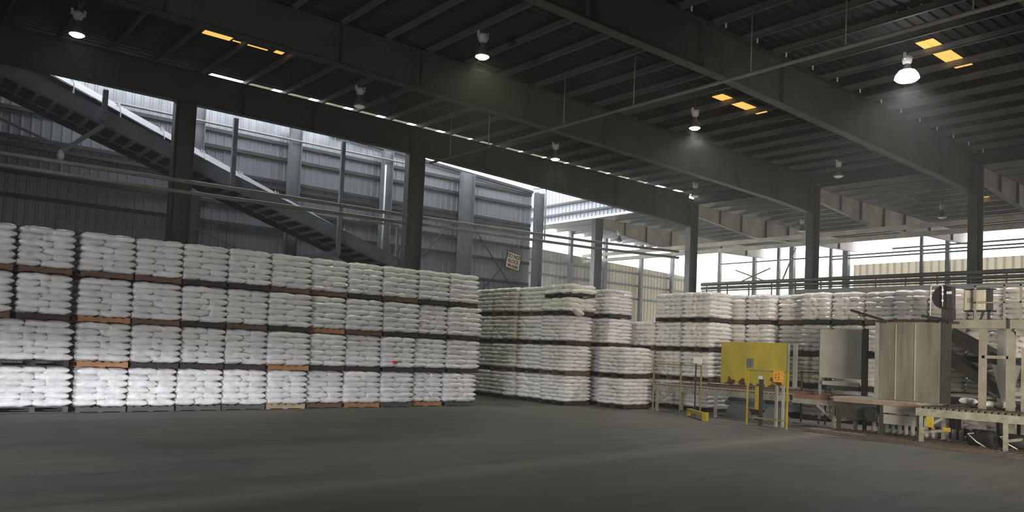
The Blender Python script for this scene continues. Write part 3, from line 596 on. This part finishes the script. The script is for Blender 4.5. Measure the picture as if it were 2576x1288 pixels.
# group behind: row receding from the corner beside the aisle
for c in range(5):
    y = 18.88 + c * 1.36
    for lv in range(4):
        if c == 0 and lv == 3: continue
        lab = 'wrapped sacks, %s tier, %s in short row behind end of long wall' % (LV[lv], ['nearest', 'second', 'third', 'fourth', 'rearmost'][c])
        load(17.92 + rng.uniform(-.04, .04) + (0.08 if c in (1, 3) else 0), y, lv * UN, 1.14, lab, 'sack pallets of the short row', rng.choice(['dark', 'dark', 'brown']), 'full' if c == 0 else 'left', layers=6 if c else 7)
# collapsed top load: three layers, a tilted pallet, two loose layers
t = thing('sack_pallet', (17.85, 18.75, 3 * UN), 'slumped load of loose cream sacks hanging over its pallet, top of the short row', 'pallet of sacks', 'slumped sacks')
p = bpy.data.objects.new('pallet', pallet_mesh(1.14, 1.28, WOOD['dark'])); COL.objects.link(p); p.parent = t
def loose(t, x, y, z, rz, rx=0, ry=0, s=1.0):
    o = bpy.data.objects.new('sack', LOOSE[rng.randrange(4)]); COL.objects.link(o); o.parent = t; o.location = (x, y, z); o.scale = (s * 1.05, s, s * .95)
    o.rotation_euler = (math.radians(rx), math.radians(ry), math.radians(rz))
for k in range(3):
    for (a, b, r) in ([(0.2, .32, 90), (.2, .96, 90), (.78, .2, 0), (.78, .64, 0), (.8, 1.08, 0)] if k % 2 else [(.33, .2, 0), (.33, .64, 0), (.33, 1.08, 0), (.95, .32, 90), (.95, .98, 90)]):
        loose(t, a + rng.uniform(-.03, .03), b + rng.uniform(-.03, .03), 0.2 + k * .145, r + rng.uniform(-8, 8), rng.uniform(-5, 5), rng.uniform(-5, 5), 1.03)
loose(t, .28, -.05, .10, 70, 28, 0, .8)
t2 = thing('sack_pallet', (17.85, 18.6, 3 * UN + .59), 'small tilted pallet with two layers of loose cream sacks on the slumped load', 'pallet of sacks', 'slumped sacks')
p2 = bpy.data.objects.new('pallet', pallet_mesh(1.14, 1.28, WOOD['dark'])); COL.objects.link(p2); p2.parent = t2; p2.rotation_euler = (math.radians(-2), math.radians(-1), 0); p2.location = (0, 0.1, 0.02)
for k in range(2):
    for (a, b, r) in ([(0.2, .32, 90), (.2, .98, 90), (.78, .2, 0), (.78, .64, 0), (.8, 1.08, 0)] if k % 2 == 0 else [(.38, .3, 8), (.40, .74, -6), (.33, 1.1, 0), (1.0, .42, 84), (.95, 1.0, 90)]):
        loose(t2, a + rng.uniform(-.04, .04), b + .08 + rng.uniform(-.03, .03), 0.2 + k * .14, r + rng.uniform(-8, 8), rng.uniform(-6, 6), rng.uniform(-6, 6), 1.03)
# R2: next corner stack, two lower tiers forward, two upper tiers set back
for lv in range(2):
    load(19.05, 17.3, lv * UN, 1.25, 'sacks on a dark pallet right of the narrow dark gap, %s tier, nearest corner' % LV[lv], 'sack pallets of the corner stack', 'dark', 'full', layers=7, d=1.2)
    load(19.45, 18.72, lv * UN, 1.15, 'sacks tucked behind the corner stack, %s tier' % LV[lv], 'sack pallets of the corner stack', 'dark', 'full')
for lv in (2, 3):
    load(19.75, 18.72, lv * UN - .0, 1.1, 'set-back sacks above the corner stack, %s tier' % LV[lv], 'sack pallets of the corner stack', 'dark', 'full', layers=7, d=1.1)
    load(19.85, 19.95, lv * UN, 1.1, 'hidden sacks behind the set-back stack, %s tier' % LV[lv], 'sack pallets of the corner stack', 'dark', 'left')
# R3
for c, y in enumerate((15.75, 16.98, 18.2)):
    for lv in range(4):
        if lv == 3 and c == 2: continue
        load(21.35 + (.1 if c == 1 else 0), y, lv * .985, 1.15, 'sacks behind left end of roller conveyor, %s tier, %s in its row' % (LV[lv], ['nearest', 'middle', 'rear'][c]), 'sack pallets behind the roller conveyor', rng.choice(['dark', 'dark', 'brown']), 'full' if c == 0 else 'left', H=.982, d=1.17)
# the long row behind the machinery
for c, (y, d) in enumerate(((15.35, 1.24), (14.42, .87), (13.33, .98), (12.40, .87), (11.46, .87), (10.52, .87), (9.58, .87), (8.64, .87), (7.70, .87), (6.76, .87), (5.82, .87), (4.88, .87))):
    for lv in range(4):
        if c == 0 and lv < 1: pass
        dx = 0 if c < 2 else (.42 if c == 2 else .12 * (c % 3))
        load(22.62 + dx + rng.uniform(-.04, .04), y, lv * .982, 1.28, 'sacks in long row behind machinery, %s tier, %s from the left' % (LV[lv], ORD[c]), 'sack pallets of the long back row', rng.choice(['dark', 'dark', 'brown']), 'full' if c == 1 else 'left', d=d, turn=True, H=.975)
tag(MB((11.6, 19.3, 1.3)).box((11.66, 19.30, 1.22), (11.72, 19.46, 1.31)).build('tag', M['redtag']), 'tiny red tag on a sack in the second tier of the long wall', 'tag')

# ------------------------------------------------------------------ tilted warning sign on the wall
def text_mesh(s, size, m, parent, loc, extrude=0.004, rot=(math.radians(90), 0, 0), sx=1.0):
    cu = bpy.data.curves.new('lettering', 'FONT'); cu.body = s; cu.size = size; cu.extrude = extrude; cu.align_x = 'CENTER'; cu.align_y = 'CENTER'; cu.offset = 0.006
    tmp = bpy.data.objects.new('tmp', cu); COL.objects.link(tmp); bpy.context.view_layer.update()
    me = bpy.data.meshes.new_from_object(tmp.evaluated_get(bpy.context.evaluated_depsgraph_get())); bpy.data.objects.remove(tmp)
    me.materials.clear(); me.materials.append(m)
    o = bpy.data.objects.new('lettering', me); COL.objects.link(o); o.parent = parent; o.location = loc; o.rotation_euler = rot; o.scale = (sx, 1, 1); return o
sg = thing('warning_sign', (26.83, 32.69, 6.5), 'tilted cream sign reading DO NOT BLOCK high on the sheeted wall', 'sign'); sg.rotation_euler = (0, math.radians(9), 0)
MB((26.83, 32.69, 6.5)).box((26.36, 32.68, 6.06), (27.30, 32.715, 6.94)).build('board', M['signboard'], sg)
for a, b in (((26.34, 6.04), (27.32, 6.07)), ((26.34, 6.92), (27.32, 6.95)), ((26.34, 6.04), (26.37, 6.95)), ((27.29, 6.04), (27.32, 6.95))):
    MB((26.83, 32.69, 6.5)).box((a[0], 32.67, a[1]), (b[0], 32.716, b[1])).build('edge_strip', M['ink'], sg)
text_mesh('DO NOT', 0.30, M['ink'], sg, (0, -.02, .23), sx=.78); text_mesh('BLOCK', 0.27, M['inkred'], sg, (0, -.02, -.04), sx=.85); text_mesh('FIRE ALARM', 0.22, M['inkred'], sg, (0, -.02, -.29), sx=.62)

exec_machines = True
# ------------------------------------------------------------------ roller conveyors and machinery
def conveyor(name, x0, x1, ya, yb, z, label, guard=None, step=0.16, legs=(), m='convpaint', roller_r=.035):
    """bed running along y from ya (far) to yb (near), front side at x0"""
    o = (x0, ya, 0); t = thing(name, o, label, 'conveyor')
    for nm, x in (('side_frame', x0), ('side_frame', x1)):
        MB(o).box((x, yb, z - .20), (x + .05, ya, z - .03)).box((x - .02, yb, z - .20), (x, ya, z - .18)).build(nm, M[m], t)
    if guard: MB(o).box((x1 - .02, yb, z - .02), (x1 + .03, ya, z + .07)).build('guard_strip', M[guard], t)
    n = int((ya - yb) / step)
    for k in range(min(n, 60)):
        y = ya - (k + .5) * step
        MB((x0, y, z)).tube([(x0 + .02, y, z - .02), (x1 - .03, y, z - .02)], roller_r, 8).build('roller', M['roller'], t)
    for k in range(n): pass
    for y in legs:
        for x in (x0, x1): MB((x, y, 0)).box((x, y - .04, 0), (x + .07, y + .04, z - .2)).build('leg', M[m], t)
        MB((x0, y, 0)).box((x0 + .07, y - .03, .25), (x1, y + .03, .31)).build('cross_bar', M[m], t)
    return t
t = conveyor('roller_conveyor', 19.85, 21.1, 16.75, 11.95, .85, 'long cream roller conveyor with red rollers, in front of the yellow plate', 'redroll', .13, (16.65, 14.4))
MB((19.85, 16.6, .3)).bar((19.9, 16.62, .32), (19.9, 16.1, .66), .05, .06, up=(1, 0, 0)).build('knee_brace', M['convpaint'], t)
MB((20.4, 16, .85)).box((21.1, 12.0, .84), (21.2, 15.6, .95)).build('side_guide', M['grime'], t)
t = conveyor('roller_conveyor', 19.75, 20.9, 11.8, 10.5, .85, 'short cream roller conveyor with red rollers, right of the yellow guard frame', 'redroll', .13, (10.62,))
MB((19.75, 10.7, .3)).bar((19.8, 10.68, .3), (19.8, 11.1, .64), .05, .06, up=(1, 0, 0)).build('knee_brace', M['convpaint'], t)
MB((19.7, 11.5, .7)).box((19.66, 10.7, .79), (19.7, 11.75, .9)).build('red_guard', M['redroll'], t)
t = conveyor('roller_conveyor', 18.8, 20.0, 8.12, 4.3, .86, 'near cream roller conveyor at the right edge, with rollers and dark bolts', None, .13, (8.0, 6.28, 4.5))
MB((18.8, 7.9, .3)).bar((18.85, 7.98, .35), (18.85, 7.55, .64), .05, .06, up=(1, 0, 0)).build('knee_brace', M['convpaint'], t)
MB((18.75, 7.5, .5)).box((18.74, 7.72, .42), (18.8, 7.86, .66)).build('switch_box', M['yellow'], t)['label'] = 'yellow switch box'
MB((18.75, 7.2, .5)).box((18.74, 7.36, .36), (18.8, 7.5, .45)).build('switch_box', M['yellow'], t)
# transfer table between them
t = thing('transfer_table', (19.4, 10.4, 0), 'low grimy transfer table with dusty pink top, under the big stained plate', 'table')
MB((19.4, 10.4, 0)).box((19.35, 8.2, .86), (20.9, 10.42, .93)).build('table_top', M['convpaint'], t)
MB((19.4, 10.4, 0)).box((19.33, 8.3, .80), (19.37, 10.4, .90)).build('edge_strip', M['pinkdust'], t)
MB((19.4, 10.4, 0)).box((19.4, 8.2, .62), (19.5, 9.15, .85)).box((19.45, 8.2, .35), (19.55, 9.3, .58)).build('apron', M['panel'], t)
MB((19.4, 10.4, 0)).box((19.5, 9.15, .40), (19.7, 10.4, .84)).build('drive_cover', M['grime'], t)
for y in (8.3, 9.2, 10.3):
    for x in (19.45, 20.8): MB((x, y, 0)).box((x - .04, y - .04, 0), (x + .04, y + .04, .86)).build('leg', M['grime'], t)
MB((19.4, 9.5, .55)).tube([(19.32, 9.45, .55), (19.5, 9.45, .55)], .17, 16).tube([(19.25, 9.45, .55), (19.32, 9.45, .55)], .1, 12).build('drive_motor', M['dark'], t)
# floor roller track, one frame and its rollers
t = thing('floor_roller_track', (18.6, 10.3, 0), 'rusty floor-level roller track along the front of the machinery at lower right', 'roller track')
for pa, pb in (((18.75, 10.9), (18.0, 5.0)), ((20.1, 10.9), (19.9, 5.0))):
    MB((18.6, 10.3, 0)).bar((pa[0], pa[1], .04), (pb[0], pb[1], .04), .06, .08).build('side_rail', M['convpaint'] if pa[0] > 19 else M['roller'], t)
for k in range(34):
    y = 10.8 - k * .17; f = (10.9 - y) / 5.9
    MB((19, y, .05)).tube([(18.78 - .75 * f, y, .05), (20.07 - .2 * f, y, .05)], .034, 8).build('roller', M['roller'], t)
t = thing('white_roller_rack', (20.3, 9.8, 0), 'row of short pale vertical rollers under the transfer table', 'roller rack')
for k in range(14):
    y = 9.75 - k * .16; MB((20.2, y, .1)).tube([(20.2, y, .08), (20.2, y, .32)], .055, 10).build('roller', M['panel'], t)
MB((20.2, 9.8, 0)).box((20.1, 7.5, 0.0), (20.35, 9.9, .08)).build('base_rail', M['grime'], t)
# undercarriage motors beneath the near conveyor
for (x, y, z, r, l) in ((19.6, 7.0, .22, .2, 'dark round motor on the floor under the near conveyor'), (19.9, 6.45, .2, .17, 'second dark motor under the near conveyor'), (20.4, 5.6, .25, .22, 'dark drive unit at the right edge under the near conveyor')):
    t = thing('drive_motor', (x, y, 0), l, 'motor')
    MB((x, y, 0)).tube([(x, y - .28, z), (x, y - .22, z), (x, y + .22, z), (x, y + .28, z)], [r * .7, r, r, r * .7], 16).build('body', M['dark'], t)
    MB((x, y, 0)).box((x - .15, y - .2, 0), (x + .15, y + .2, .05)).build('foot', M['grime'], t)
    MB((x, y, 0)).tube([(x - .1, y + .1, z + .12), (x - .3, y + .2, z + .1), (x - .35, y, z - .05), (x - .25, y - .2, .03)], .014, 6).build('cable', M['white'], t)
# blue-grey machine bases under the first conveyor
for k, (y, l) in enumerate(((14.0, 'grey triangular machine base under the long conveyor, left one'), (12.75, 'grey triangular machine base under the long conveyor, right one'))):
    t = thing('machine_base', (20.6, y, 0), l, 'machine base')
    MB((20.6, y, 0)).prism([(y - .55, 0.0), (y - .25, .42), (y + .25, .42), (y + .55, 0.0)], 0, 20.45, 20.5).build('gusset_plate', M['greybox'], t)
    MB((20.6, y, 0)).box((20.5, y - .5, .36), (20.95, y + .5, .50)).build('beam', M['bluegrey'], t)
    MB((20.6, y, 0)).tube([(20.7, y - .45, .56), (20.7, y + .45, .56)], .09, 12).build('shaft', M['bluegrey'], t)
# yellow plate with grey edge post
t = thing('yellow_guard_plate', (21.25, 15.17, .95), 'large dirty yellow steel plate with rust patches standing on the long conveyor', 'guard plate')
MB((21.25, 12.9, .97)).box((21.24, 12.88, .97), (21.27, 15.22, 2.3)).build('plate', M['yellowplate'], t)
MB((21.25, 12.9, .97)).box((21.22, 12.84, 1.0), (21.3, 12.88, 2.3)).box((21.3, 12.62, 1.0), (21.36, 12.74, 2.3)).build('edge_post', M['guard'], t)
# yellow front guard frame with control box and orange sign
t = thing('guard_frame', (18.7, 12.5, 0), 'yellow tubular guard frame in front of the conveyor, carrying an orange placard', 'guard frame')
MB((18.7, 12.5, 0)).box((18.68, 12.5, 0), (18.715, 12.535, 1.55)).build('post', M['yellow'], t)
MB((18.7, 12.5, 0)).box((18.68, 11.3, 0), (18.72, 11.34, 1.5)).build('post', M['yellow'], t)
MB((18.7, 12.5, 0)).box((18.69, 11.32, .2), (18.72, 12.52, .235)).build('lower_rail', M['yellowold'], t)
MB((18.7, 12.5, 0)).box((18.69, 11.32, 1.46), (18.72, 12.52, 1.5)).build('upper_rail', M['yellowold'], t)
MB((18.7, 12.5, 0)).box((18.62, 12.36, 1.55), (18.72, 12.52, 1.8)).build('control_box', M['greybox'], t)['label'] = 'small grey electrical box'
pl = MB((18.66, 11.5, 1.35)).box((18.65, 11.42, 1.21), (18.665, 11.72, 1.51)).build('placard', M['orange'], t); pl['label'] = 'square orange placard with faint marks'
for (y, z) in ((11.63, 1.4), (11.55, 1.43), (11.55, 1.34), (11.55, 1.28), (11.64, 1.33)): MB((18.66, 11.5, 1.35)).box((18.645, y - .012, z - .018), (18.652, y + .012, z + .018)).build('mark', M['inkred'], pl).location = (0, 0, 0)
t = thing('control_pedestal', (18.95, 12.3, 0), 'slim dark pedestal with a white button box and yellow stripe behind the guard frame', 'pedestal')
MB((18.95, 12.3, 0)).box((18.92, 12.22, 0), (19.0, 12.31, 1.25)).build('post', M['grime'], t)
MB((18.95, 12.3, 0)).box((18.9, 12.23, 1.25), (18.98, 12.32, 1.34)).build('button_box', M['white'], t)
MB((18.95, 12.3, 0)).box((18.88, 12.31, .42), (18.94, 12.40, 1.05)).build('light_curtain', M['yellow'], t)
for y in (11.9, 11.7):
    MB((18.95, 12.3, 0)).box((19.1, y - .03, 0), (19.16, y + .03, 1.1)).build('upright', M['panel'], t)
# left railing posts
t = thing('railing', (19.6, 16.58, 0), 'thin dirty yellow railing left of the yellow plate, in front of the sacks', 'railing')
for y in (16.58, 15.5, 14.74): MB((19.6, y, 0)).box((19.58, y - .018, 0), (19.615, y + .018, 1.53)).build('post', M['yellowold'], t)
MB((19.6, 16.58, 0)).box((19.58, 14.74, 1.49), (19.61, 16.58, 1.53)).build('top_rail', M['yellowold'], t)
t = thing('notice_stand', (19.5, 14.78, 0), 'white paper notice on a slim stand left of the yellow plate', 'notice')
MB((19.5, 14.78, 0)).bar((19.45, 14.92, 1.69), (19.45, 14.62, 1.66), .02, .19).build('notice_sheet', M['paper'], t)
MB((19.5, 14.78, 0)).box((19.47, 14.84, 0), (19.5, 14.87, 1.6)).build('stand', M['grime'], t)
# yellow floor barrier
t = thing('floor_barrier', (19.2, 14.9, 0), 'low yellow barrier bar lying on two feet in front of the long conveyor', 'barrier')
MB((19.2, 14.9, 0)).bar((19.45, 15.05, .17), (18.4, 13.65, .17), .12, .1).build('bar', M['yellow'], t)
MB((19.2, 14.9, 0)).box((18.33, 13.58, 0), (18.45, 13.72, .24)).build('foot', M['yellow'], t)
MB((19.2, 14.9, 0)).box((19.4, 15.0, 0), (19.48, 15.08, .2)).build('foot', M['yellow'], t)
# low railing behind, between the plates
t = thing('railing', (20.9, 12.3, 0), 'dark low railing between the yellow plate and the pale grey plate', 'railing')
MB((20.9, 12.3, 0)).box((21.38, 11.0, 1.45), (21.42, 12.55, 1.49)).build('top_rail', M['grime'], t)
for y in (12.5, 11.95, 11.75): MB((20.9, 12.3, 0)).box((21.38, y - .02, 0), (21.42, y + .02, 1.49)).build('post', M['grime'], t)
# pale grey plate
t = thing('plate_panel', (20.8, 11.6, 0), 'pale dusty grey upright plate with a dark edge, left of the big stained plate', 'panel')
MB((20.8, 11.6, 0)).box((20.8, 10.42, 1.36), (20.84, 11.62, 2.7)).build('plate', M['panel'], t)
MB((20.8, 11.6, 0)).box((20.78, 10.28, .93), (20.9, 10.40, 2.72)).build('edge_post', M['grime'], t)
MB((20.8, 11.6, 0)).box((20.84, 11.6, .2), (20.9, 11.66, 2.7)).build('rear_post', M['guard'], t)
MB((20.8, 11.6, 0)).box((20.75, 10.45, 1.16), (20.8, 11.5, 1.27)).build('cross_bar', M['panel'], t)
MB((20.8, 11.6, 0)).box((20.7, 10.45, 1.05), (20.95, 11.35, 1.15)).build('dark_beam', M['grime'], t)
MB((20.8, 11.6, 0)).tube([(20.95, 10.2, 2.05), (20.8, 10.2, 2.05)], .09, 12).build('knob', M['dark'], t)
# big stained plate hopper
t = thing('hopper_casing', (19.6, 9.45, .93), 'big square stained steel casing with vertical streaks above the transfer table', 'casing')
MB((19.6, 9.45, .93)).box((19.6, 7.9, .93), (19.64, 9.38, 2.84)).build('front_plate', M['plateold'], t)
MB((19.6, 9.45, .93)).box((19.64, 9.34, .93), (20.6, 9.38, 2.84)).build('side_plate', M['plateold'], t)
MB((19.6, 9.45, .93)).box((19.58, 9.38, .93), (19.68, 9.47, 2.84)).build('corner_angle', M['guard'], t)
MB((19.6, 9.45, .93)).box((19.58, 7.80, .93), (19.70, 7.9, 2.84)).box((19.7, 7.74, .93), (19.75, 7.8, 2.84)).build('corner_angle', M['grime'], t)
for y in (8.5, 8.96): MB((19.6, 9.45, .93)).box((19.585, y - .012, .96), (19.6, y + .012, 2.8)).build('weld_rib', M['panel'], t)
for (ya, za, yb, zb, l) in ((10.12, 3.15, 9.3, 2.9, 'dark sloping pneumatic arm sticking out left above the stained casing'), (8.36, 2.99, 7.66, 2.88, 'dark sloping arm on top of the stained casing, right one')):
    t = thing('pivot_arm', (19.6, ya, za), l, 'arm')
    MB((19.6, ya, za)).bar((19.6, ya, za), (19.6, yb, zb), .06, .06, up=(1, 0, 0)).build('arm', M['dark'], t)
    MB((19.6, ya, za)).box((19.57, yb - .12, zb - .08), (19.66, yb + .08, zb - .02)).build('bracket', M['grime'], t)
    MB((19.6, ya, za)).tube([(19.6, ya - .2, za - .04), (19.55, ya - .25, za - .14), (19.6, ya - .38, za - .16), (19.6, ya - .45, za - .11)], .015, 6).build('hose', M['dark'], t)
# tower frame at the right
t = thing('platform_tower', (20, 7.3, 0), 'cream painted steel tower with platform beam and handrail at the right edge', 'tower')
o = (20, 7.3, 0)
for y, x, wd in ((7.2, 20.05, .13), (6.62, 20.05, .15)): MB(o).box((x, y - wd / 2, 0), (x + .14, y + wd / 2, 2.74)).build('column', M['towerpaint'], t)
for y in (7.2, 6.4): MB(o).box((21.2, y - .07, 0), (21.33, y + .07, 2.74)).build('column', M['guard'], t)
MB(o).box((20.3, 6.35, 0), (20.4, 6.47, 2.3)).build('column', M['towerpaint'], t)
MB(o).box((19.98, 6.68, 2.72), (20.1, 7.9, 2.92)).box((19.98, 4.2, 2.72), (20.1, 6.6, 2.92)).build('platform_beam', M['towerpaint'], t)
MB(o).box((19.98, 6.6, 2.72), (20.06, 6.68, 2.92)).build('beam_splice', M['grime'], t)
MB(o).box((20.1, 4.2, 2.88), (21.5, 7.9, 2.92)).build('platform_deck', M['grime'], t)
MB(o).box((20.05, 6.65, 2.03), (20.12, 7.2, 2.10)).build('tie_bar', M['towerpaint'], t)
MB(o).bar((20.02, 6.5, 2.7), (20.02, 6.1, 2.4), .06, .1, up=(1, 0, 0)).build('knee_brace', M['towerpaint'], t)
for y in (7.34, 6.73, 6.4, 5.4): MB(o).box((20.0, y - .02, 2.92), (20.04, y + .02, 3.72)).build('rail_post', M['towerpaint'], t)
for z in (3.70, 3.32): MB(o).box((20.0, 4.2, z - .018), (20.035, 7.36, z + .018)).build('handrail', M['towerpaint'], t)
# dark chutes behind the tower
for (pa, pb, h, l) in (((8.7, 2.72), (6.7, 1.65), .26, 'upper dark sloping bag chute behind the stained casing'), ((8.75, 2.12), (7.3, 1.25), .24, 'lower dark sloping bag chute behind the stained casing')):
    t = thing('bag_chute', (21.6, pa[0], pa[1]), l, 'chute'); ox = (21.6, pa[0], pa[1])
    MB(ox).bar((21.5, pa[0], pa[1]), (21.5, pb[0], pb[1]), .04, h, up=(0, 0, 1)).build('side_plate', M['grime'], t)
    MB(ox).bar((22.2, pa[0], pa[1]), (22.2, pb[0], pb[1]), .04, h, up=(0, 0, 1)).build('side_plate', M['grime'], t)
    MB(ox).bar((21.85, pa[0], pa[1] - .1), (21.85, pb[0], pb[1] - .1), .66, .04, up=(0, 0, 1)).build('slide', M['guard'], t)
t = thing('receiving_bed', (21.4, 8.6, 0), 'dark low machine bed with a pale edge behind the tower columns', 'machine bed')
MB((21.4, 8.6, 0)).box((21.4, 4.6, 1.05), (22.4, 8.6, 1.11)).build('top_edge', M['panel'], t)
MB((21.4, 8.6, 0)).box((21.45, 4.6, .75), (22.35, 8.6, 1.05)).build('body', M['grime'], t)
MB((21.4, 8.6, 0)).box((21.45, 4.6, 1.35), (22.35, 6.4, 1.6)).build('upper_body', M['grime'], t)
for y in (8.4, 6.8, 5): MB((21.4, 8.6, 0)).box((21.5, y - .06, 0), (21.62, y + .06, .75)).build('leg', M['grime'], t)
MB((21.4, 8.6, 0)).prism([(7.35, 1.9), (6.75, 1.9), (6.95, 1.1), (7.15, 1.1)], 0, 21.1, 21.2).build('funnel_plate', M['guard'], t)
for k, y in enumerate((7.75, 7.62, 7.2, 6.95, 6.7)):
    o = bpy.data.objects.new('loose_sack', SACKS[k]); COL.objects.link(o); o.location = (20.6, y, 1.0 if k < 2 else .97); o.scale = (.36, .4, .75); o.rotation_euler = (0, 0, k)
    tag(o, 'small bright white sack lying behind the near conveyor, %s from the stained casing' % ORD[k], 'sack', 'loose sacks behind the near conveyor')
t = thing('sack_shelf', (20.6, 7.3, 0), 'grimy low shelf carrying loose white sacks behind the near conveyor', 'shelf')
MB((20.6, 7.3, 0)).box((20.3, 6.5, .84), (21.0, 8.0, .9)).build('shelf_board', M['grime'], t)
for y in (6.6, 7.9): MB((20.6, 7.3, 0)).box((20.6, y - .04, 0), (20.68, y + .04, .84)).build('leg', M['grime'], t)
# control cabinet on the platform
t = thing('control_cabinet', (20.1, 7.6, 3.1), 'cream control cabinet with rows of small dark buttons on the platform', 'control cabinet')
o = (20.1, 7.6, 3.1)
MB(o).box((20.14, 7.17, 3.16), (20.4, 7.63, 3.63)).build('body', M['boxcream'], t)
d = MB(o).box((20.12, 7.19, 3.18), (20.14, 7.61, 3.61)).build('door', M['boxcream'], t)
MB(o).box((20.14, 7.06, 3.12), (20.3, 7.12, 3.66)).box((20.14, 7.0, 3.64), (20.35, 7.63, 3.66)).box((20.14, 7.0, 3.12), (20.35, 7.63, 3.155)).build('mounting_frame', M['grime'], t)
for r in range(4):
    for c in range(4):
        MB(o).box((20.11, 7.53 - c * .035, 3.42 - r * .03), (20.12, 7.545 - c * .035, 3.435 - r * .03)).build('button', M['inkred'], t)
MB(o).box((20.11, 7.26, 3.24), (20.12, 7.30, 3.27)).build('label_plate', M['white'], t)
for k, y in enumerate((7.25, 7.22)): MB(o).tube([(20.2, y, 3.12), (20.18, y + .02, 3.0), (20.15, y + .04, 2.93)], .012, 6).build('conduit', M['dark'], t)
for y in (7.1, 7.4): MB(o).box((20.2, y, 2.92), (20.25, y + .05, 3.12)).build('foot', M['grime'], t)
# blower with white piping
t = thing('blower', (20.1, 8.1, 3.15), 'dark round blower housing with white looped piping above the stained casing', 'blower'); o = (20.1, 8.1, 3.15)
pts = [(8.03 - .29 * math.cos(a), 3.47 + .29 * math.sin(a)) for a in [math.pi * (0.5 + k / 14 * 0.97) for k in range(15)]]
MB(o).prism(pts + [(7.98, 3.17), (7.98, 3.74)], 0, 20.05, 20.3).build('housing', M['dark'], t)
MB(o).box((20.03, 7.86, 3.2), (20.25, 7.98, 3.72)).build('motor_case', M['grime'], t)
MB(o).tube([(20.0, 7.92, 3.66), (20.06, 7.92, 3.66)], .055, 14).build('gauge', M['dark'], t)
MB(o).box((20.0, 7.86, 3.54), (20.03, 7.97, 3.6)).build('label_plate', M['paper'], t)
MB(o).tube([(20.0, 8.33, 2.94), (20.0, 8.33, 3.72), (20.0, 8.31, 3.76), (20.0, 8.09, 3.76), (20.0, 8.06, 3.72), (20.0, 8.06, 3.25)], .016, 8).build('white_pipe', M['white'], t)
for (y, z) in ((8.33, 3.6), (8.33, 3.48), (8.06, 3.62), (8.06, 3.52), (8.06, 3.36)): MB(o).tube([(20.0, y, z), (20.0, y, z + .045)], .028, 8).build('pipe_joint', M['white'], t)
MB(o).box((20.05, 7.85, 2.92), (20.25, 8.1, 3.19)).build('stand', M['grime'], t)
print('objects', len(bpy.data.objects))
